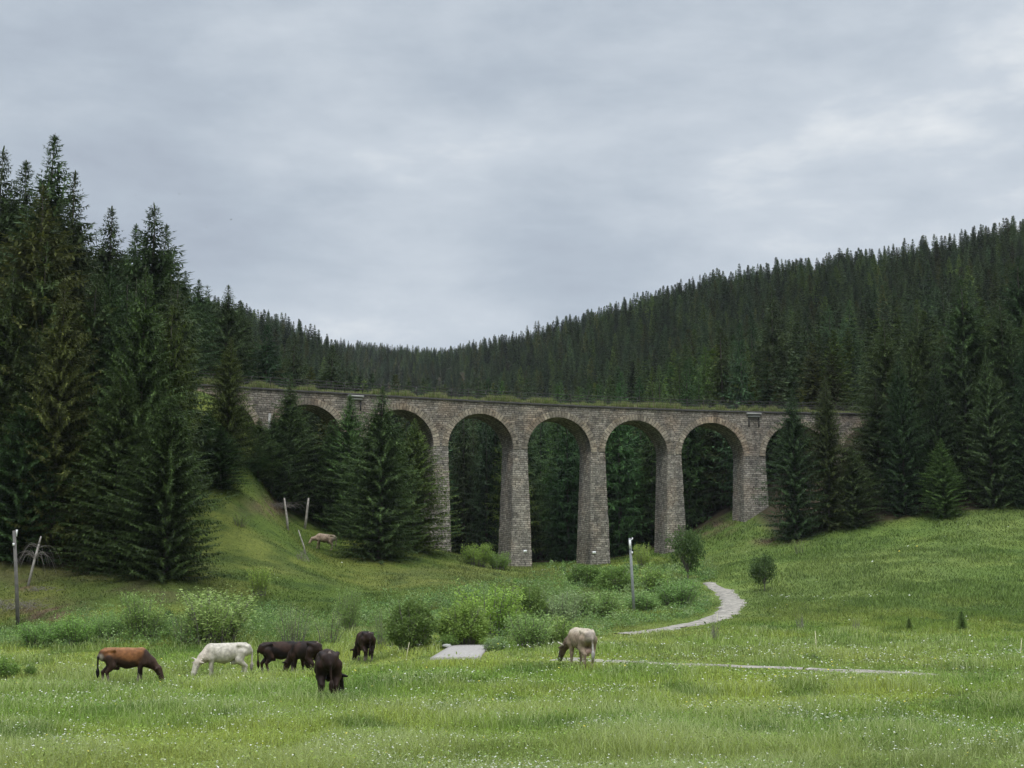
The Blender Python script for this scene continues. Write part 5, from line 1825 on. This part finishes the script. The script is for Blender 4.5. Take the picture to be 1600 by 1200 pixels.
def blades(N, ymin, ymax, expo, wk, hmin, hmax, seed, seg2=True):
    rr = np.random.default_rng(seed)
    u = rr.random(N)
    p = 1 - expo
    Y = (ymin ** p + u * (ymax ** p - ymin ** p)) ** (1 / p)
    X = rr.uniform(-.40, .40, N) * Y
    keep = forest_mask(X, Y) < 0.35
    keep &= (Y < bridge_y(X) + 14)
    pd = path_dist(X, Y)
    keep &= (pd > -0.6 * rr.random(N) ** 4) & ~in_slab(X, Y)
    X, Y, pd = X[keep], Y[keep], pd[keep]
    n = len(X)
    Z = ground(X, Y)
    px, py = project(X, Y, Z)
    tall = fbm(X / 2.6, Y / 3.2, 55, 3)
    hh = hmin + (hmax - hmin) * smooth(.3, .72, tall)
    hh = hh * rr.uniform(.55, 1.2, n)
    # trodden, grazed strip before the near track and round the slab; short turf on the left bank
    hh *= 1 - .85 * (1 - smooth(.8, 3.8, pd)) * (Y < 62)
    hh *= 1 - .6 * (1 - smooth(.5, 2.5, pd)) * (Y > 62)
    hh *= 1 - .6 * smooth(80, 90, Y) * (1 - smooth(640, 820, px))
    ds = np.hypot(X - SLAB_X, (Y - SLAB_Y))
    hh *= 1 - .6 * (1 - smooth(1.5, 5.0, ds))
    w = wk * Y * rr.uniform(.6, 1.4, n)
    az = rr.uniform(0, 6.283, n)
    lean = hh * rr.uniform(.15, 1.15, n)
    la = az + rr.uniform(-1, 1, n)
    sx, sy = -np.sin(az) * w * .5, np.cos(az) * w * .5
    lx, ly = np.cos(la) * lean, np.sin(la) * lean
    c = grass_color(X, Y) * rr.uniform(.5, 1.5, n)[:, None]
    dry = rr.random(n) < (.07 + .16 * smooth(.45, .7, tall)) * (Y < 80)
    c[dry] = np.array([.42, .48, .20]) * rr.uniform(.7, 1.25, dry.sum())[:, None]
    hh = np.where(dry, hh * 1.35, hh)
    b0 = np.stack([X - sx, Y - sy, Z - .02], 1); b1 = np.stack([X + sx, Y + sy, Z - .02], 1)
    tip = np.stack([X + lx, Y + ly, Z + hh], 1)
    if seg2:
        m = np.stack([X + lx * .3, Y + ly * .3, Z + hh * .62], 1)
        o = np.stack([sx, sy, np.zeros(n)], 1) * .8
        V = np.stack([b0, b1, m + o, m - o, tip], 1).reshape(-1, 3)
        i = np.arange(n) * 5
        F = [np.stack([i, i + 1, i + 2, i + 3], 1), np.stack([i + 3, i + 2, i + 4], 1)]
        C = np.repeat(c, 5, 0)
    else:
        V = np.stack([b0, b1, tip], 1).reshape(-1, 3)
        F = [np.arange(n * 3).reshape(-1, 3)]
        C = np.repeat(c, 3, 0)
    return V, F, C


def build_grass():
    V, F, C = blades(580000, 16.5, 80, 1.7, .00036, .11, .36, 1, True)
    o = obj("grass", mesh_np("meadow_grass", V, F, C), M_GRASS)
    tag(o, "tall flowering meadow grass round the cows", "grass", kind='stuff')
    V, F, C = blades(330000, 78, 178, 1.25, .00062, .12, .32, 2, False)
    o = obj("grass", mesh_np("bank_grass", V, F, C), M_GRASS)
    tag(o, "shorter pasture grass on the banks below the viaduct", "grass", kind='stuff')
    rr = np.random.default_rng(88)
    N = 170000
    p = 1 - 1.75
    Y = (16.5 ** p + rr.random(N) * (95.0 ** p - 16.5 ** p)) ** (1 / p)
    X = rr.uniform(-.40, .40, N) * Y
    keep = (forest_mask(X, Y) < .3) & (path_dist(X, Y) > .05) & ~in_slab(X, Y) & (fbm(X / 1.1, Y / 1.5, 64, 3) > .44)
    X, Y = X[keep], Y[keep]; n = len(X)
    d = rr.normal(0, 1, (n, 3)); d[:, 2] = d[:, 2] * .45 + .15; d /= np.linalg.norm(d, axis=1)[:, None]
    sd = np.cross(d, np.array([0, 0, 1.0]) + rr.uniform(-.6, .6, (n, 3))); sd /= np.linalg.norm(sd, axis=1)[:, None]
    hgt = rr.uniform(.03, .30, n) * (.5 + smooth(.3, .72, fbm(X / 2.6, Y / 3.2, 55, 3)))
    hgt *= 1 - .6 * (1 - smooth(.3, 2.8, path_dist(X, Y))) * (Y < 62)
    B = np.stack([X, Y, ground(X, Y) + hgt], 1)
    ln = np.maximum(.05, .0018 * Y) * rr.uniform(.6, 1.5, n)
    c = grass_color(X, Y) * np.array([.85, .95, .9]) * rr.uniform(.45, 1.35, n)[:, None]
    V, F, C = cards(B, d, sd, ln, ln * rr.uniform(.3, .6, n), c, c * 1.1, np.zeros(n))
    o = obj("meadow_herbs", mesh_np("meadow_herbs", V, F, C), M_GRASS)
    tag(o, "low leafy herbs and clover among the meadow grass", "herbs", kind='stuff')
    # grass along the edges of the deck
    rr = np.random.default_rng(8)
    n = 42000
    s = rr.uniform(-43.4, 54.5, n)
    t = np.where(rr.random(n) < .62, rr.uniform(-.10, .9, n), rr.uniform(W_BR - 1.0, W_BR, n))
    P = bridge(s, t, Z_DECK - .12)
    h = (.30 + .55 * smooth(.3, .75, fbm(s / 1.2, t * 0 + 2, 6, 3))) * rr.uniform(.5, 1.2, n)
    az = rr.uniform(0, 6.28, n); w = rr.uniform(.04, .10, n)
    so = np.stack([-np.sin(az) * w * .5, np.cos(az) * w * .5, np.zeros(n)], 1)
    tip = P + np.stack([np.cos(az) * h * .4, np.sin(az) * h * .4, h], 1)
    c = np.array([.20, .25, .075]) * rr.uniform(.7, 1.3, n)[:, None]
    dry = rr.random(n) < .3
    c[dry] = np.array([.32, .29, .16])
    V = np.stack([P - so, P + so, tip], 1).reshape(-1, 3)
    o = obj("grass", mesh_np("deck_grass", V, np.arange(n * 3).reshape(-1, 3), np.repeat(c, 3, 0)), M_GRASS)
    tag(o, "grass growing along the edges of the viaduct's deck", "grass", kind='stuff')


build_grass()


def build_flowers():
    rr = np.random.default_rng(31)
    N = 38000
    u = rr.random(N)
    ymin, ymax, p = 17.0, 150.0, 1 - 1.9
    Y = (ymin ** p + u * (ymax ** p - ymin ** p)) ** (1 / p)
    X = rr.uniform(-.40, .40, N) * Y
    px, py = project(X, Y, ground(X, Y))
    dens = smooth(.42, .70, fbm(X / 2.2, Y / 2.8, 77, 3)) * .75 + .08
    band = np.exp(-((py - 1025) / 16) ** 2) * smooth(900, 1150, px) * .5 + np.exp(-((py - 938) / 9) ** 2) * smooth(1190, 1230, px) * (1 - smooth(1340, 1400, px)) * .9
    dens = np.where(Y > 66, dens * .16 + band, dens + band)
    dens *= np.where((px < 760) & (Y > 72), .12, 1)
    keep = (rr.random(N) < dens) & (forest_mask(X, Y) < .2) & (path_dist(X, Y) > .1) & ~in_slab(X, Y)
    keep &= Y < bridge_y(X) - 1
    X, Y = X[keep], Y[keep]; n = len(X)
    Z = ground(X, Y)
    tall = fbm(X / 2.6, Y / 3.2, 55, 3)
    H = (.14 + .26 * smooth(.3, .72, tall)) * rr.uniform(.8, 1.3, n)
    r = np.maximum(.012, .00050 * Y) * rr.uniform(.6, 1.5, n)
    K = 6
    ang = np.arange(K) / K * 6.283
    tilt = rr.uniform(-.5, .5, (n, 2))
    ctr = np.stack([X, Y, Z + H], 1)
    ring = np.stack([np.cos(ang)[None, :] * r[:, None] * np.ones((n, K)), np.sin(ang)[None, :] * r[:, None] * np.ones((n, K)), np.zeros((n, K))], -1)
    ring *= rr.uniform(.7, 1.2, (n, K, 1))
    ring[..., 2] = ring[..., 0] * tilt[:, :1] + ring[..., 1] * tilt[:, 1:] - r[:, None] * .25
    V = np.concatenate([ctr[:, None, :], ctr[:, None, :] + ring], 1)
    base = np.arange(n) * (K + 1)
    T = np.concatenate([np.stack([base, base + 1 + k, base + 1 + (k + 1) % K], 1) for k in range(K)])
    c = np.tile(np.array([.54, .55, .46]), (n, 1)) * rr.uniform(.75, 1.05, n)[:, None]
    yel = rr.random(n) < .05
    c[yel] = np.array([.6, .5, .08])
    C = np.repeat(c, K + 1, 0)
    V = V.reshape(-1, 3)
    o = obj("wildflowers", mesh_np("wildflowers", V, T, C), M_FLOWER)
    tag(o, "small white wildflowers scattered through the meadow grass", "flowers", kind='stuff')


build_flowers()


def build_undergrowth():
    """knee-high leafy herbs in the wet ground along the stream"""
    rr = np.random.default_rng(44)
    N = 13000
    px = rr.uniform(-40, 1640, N); py = rr.uniform(872, 1014, N)
    top = np.interp(px, [-40, 60, 300, 520, 700, 860, 1000, 1110, 1150, 1640], [992, 985, 975, 965, 935, 895, 885, 890, 940, 1010])
    bot = np.interp(px, [-40, 300, 560, 700, 900, 1000, 1100, 1150, 1640], [1016, 1010, 1008, 1005, 1006, 985, 960, 930, 900])
    m = (py > top) & (py < bot)
    px, py = px[m], py[m]
    # invert to the ground on a coarse table
    gy = np.linspace(64, 150, 430)
    X = np.empty(len(px)); Y = np.empty(len(px))
    for k in range(len(px)):
        xx, yy, zz = at(px[k], py[k], gy)
        b = zz <= ground(xx, yy)
        j = int(np.argmax(b)) if b.any() else 0
        X[k], Y[k] = xx[j], gy[j]
    ok = (Y > 66) & (path_dist(X, Y) > .5) & (fbm(X / 3, Y / 3, 14, 2) > .40) & ~in_slab(X, Y)
    X, Y = X[ok], Y[ok]
    n = len(X); L = 34
    Z = ground(X, Y)
    h = rr.uniform(.3, 1.1, n) * (0.5 + smooth(.35, .7, fbm(X / 4, Y / 4, 3, 2)))
    w = rr.uniform(.25, .6, n)
    o = rr.normal(0, 1, (n, L, 3))
    B = np.stack([X, Y, Z], 1)[:, None, :] + o * np.stack([w * .5, w * .5, h * 0], 1)[:, None, :]
    B[..., 2] += h[:, None] * rr.uniform(.15, 1.0, (n, L))
    d = rr.normal(0, 1, (n, L, 3)); d[..., 2] = np.abs(d[..., 2]) * .9
    d /= np.linalg.norm(d, axis=-1)[..., None]
    sd = np.cross(d, rr.normal(0, 1, (n, L, 3))); sd /= np.linalg.norm(sd, axis=-1)[..., None]
    ln = (.0013 * Y)[:, None] * rr.uniform(.7, 1.5, (n, L))
    tone = rr.uniform(.7, 1.3, (n, 1, 1)) * rr.uniform(.8, 1.2, (n, L, 1))
    pal = np.array([[.14, .23, .055], [.20, .29, .085], [.21, .28, .115], [.13, .215, .07]])
    c = pal[rr.integers(0, 4, n)][:, None, :] * tone
    V, F, C = cards(B.reshape(-1, 3), d.reshape(-1, 3), sd.reshape(-1, 3), ln.ravel(), ln.ravel() * .5, c.reshape(-1, 3), c.reshape(-1, 3) * 1.1, np.zeros(n * L))
    o = obj("undergrowth", mesh_np("undergrowth", V, F, C), M_LEAF)
    tag(o, "knee-high pale green herbs along the stream below the bank", "undergrowth", kind='stuff')


build_undergrowth()

# ------------------------------------------------------------------ birds, tiny in the sky
bm_ = MB()
for sg in (-1, 1):
    bm_.add([(0, .05, 0), (sg * .09, .03, .05), (sg * .19, -.05, .02), (sg * .09, -.03, .045), (0, -.06, 0), (0, .0, .015)], [(0, 1, 3, 4)], [(1, 2, 3)], (.03, .03, .03))
bm_.tube([(0, .10, 0), (0, .05, 0), (0, -.05, 0), (0, -.14, 0)], [.008, .022, .02, .004], 6, col=(.03, .03, .03))
bird_me = bm_.mesh("bird_mesh", True); bird_me.materials.append(M_DARK)
for k, (px, py, Y) in enumerate(((212, 305, 120), (280, 303, 150), (361, 343, 140), (323, 355, 160))):
    o = bpy.data.objects.new("bird", bird_me); COL.objects.link(o)
    o.location = tuple(float(q) for q in at(px, py, Y)); o.rotation_euler = (.3, .2 * k, k * 1.3); o.scale = (.7, .7, .7)
    tag(o, "tiny dark bird flying in the grey sky right of the left wood", "bird", "birds in the sky")


# ------------------------------------------------------------------ valley air
hz = MB(); hz.box(20, 560, 95, 1320, 1280, 214)
hm = hz.mesh("haze_mesh")
m = bpy.data.materials.new("valley_air"); m.use_nodes = True
m.node_tree.nodes.clear()
mo = m.node_tree.nodes.new('ShaderNodeOutputMaterial'); pv = m.node_tree.nodes.new('ShaderNodeVolumePrincipled')
pv.inputs['Color'].default_value = (0.90, 0.94, 1.0, 1)
pv.inputs['Density'].default_value = 0.00006
m.node_tree.links.new(pv.outputs[0], mo.inputs['Volume'])
hm.materials.append(m)
tag(obj("haze", hm), "thin damp air filling the valley", "haze", kind='stuff')
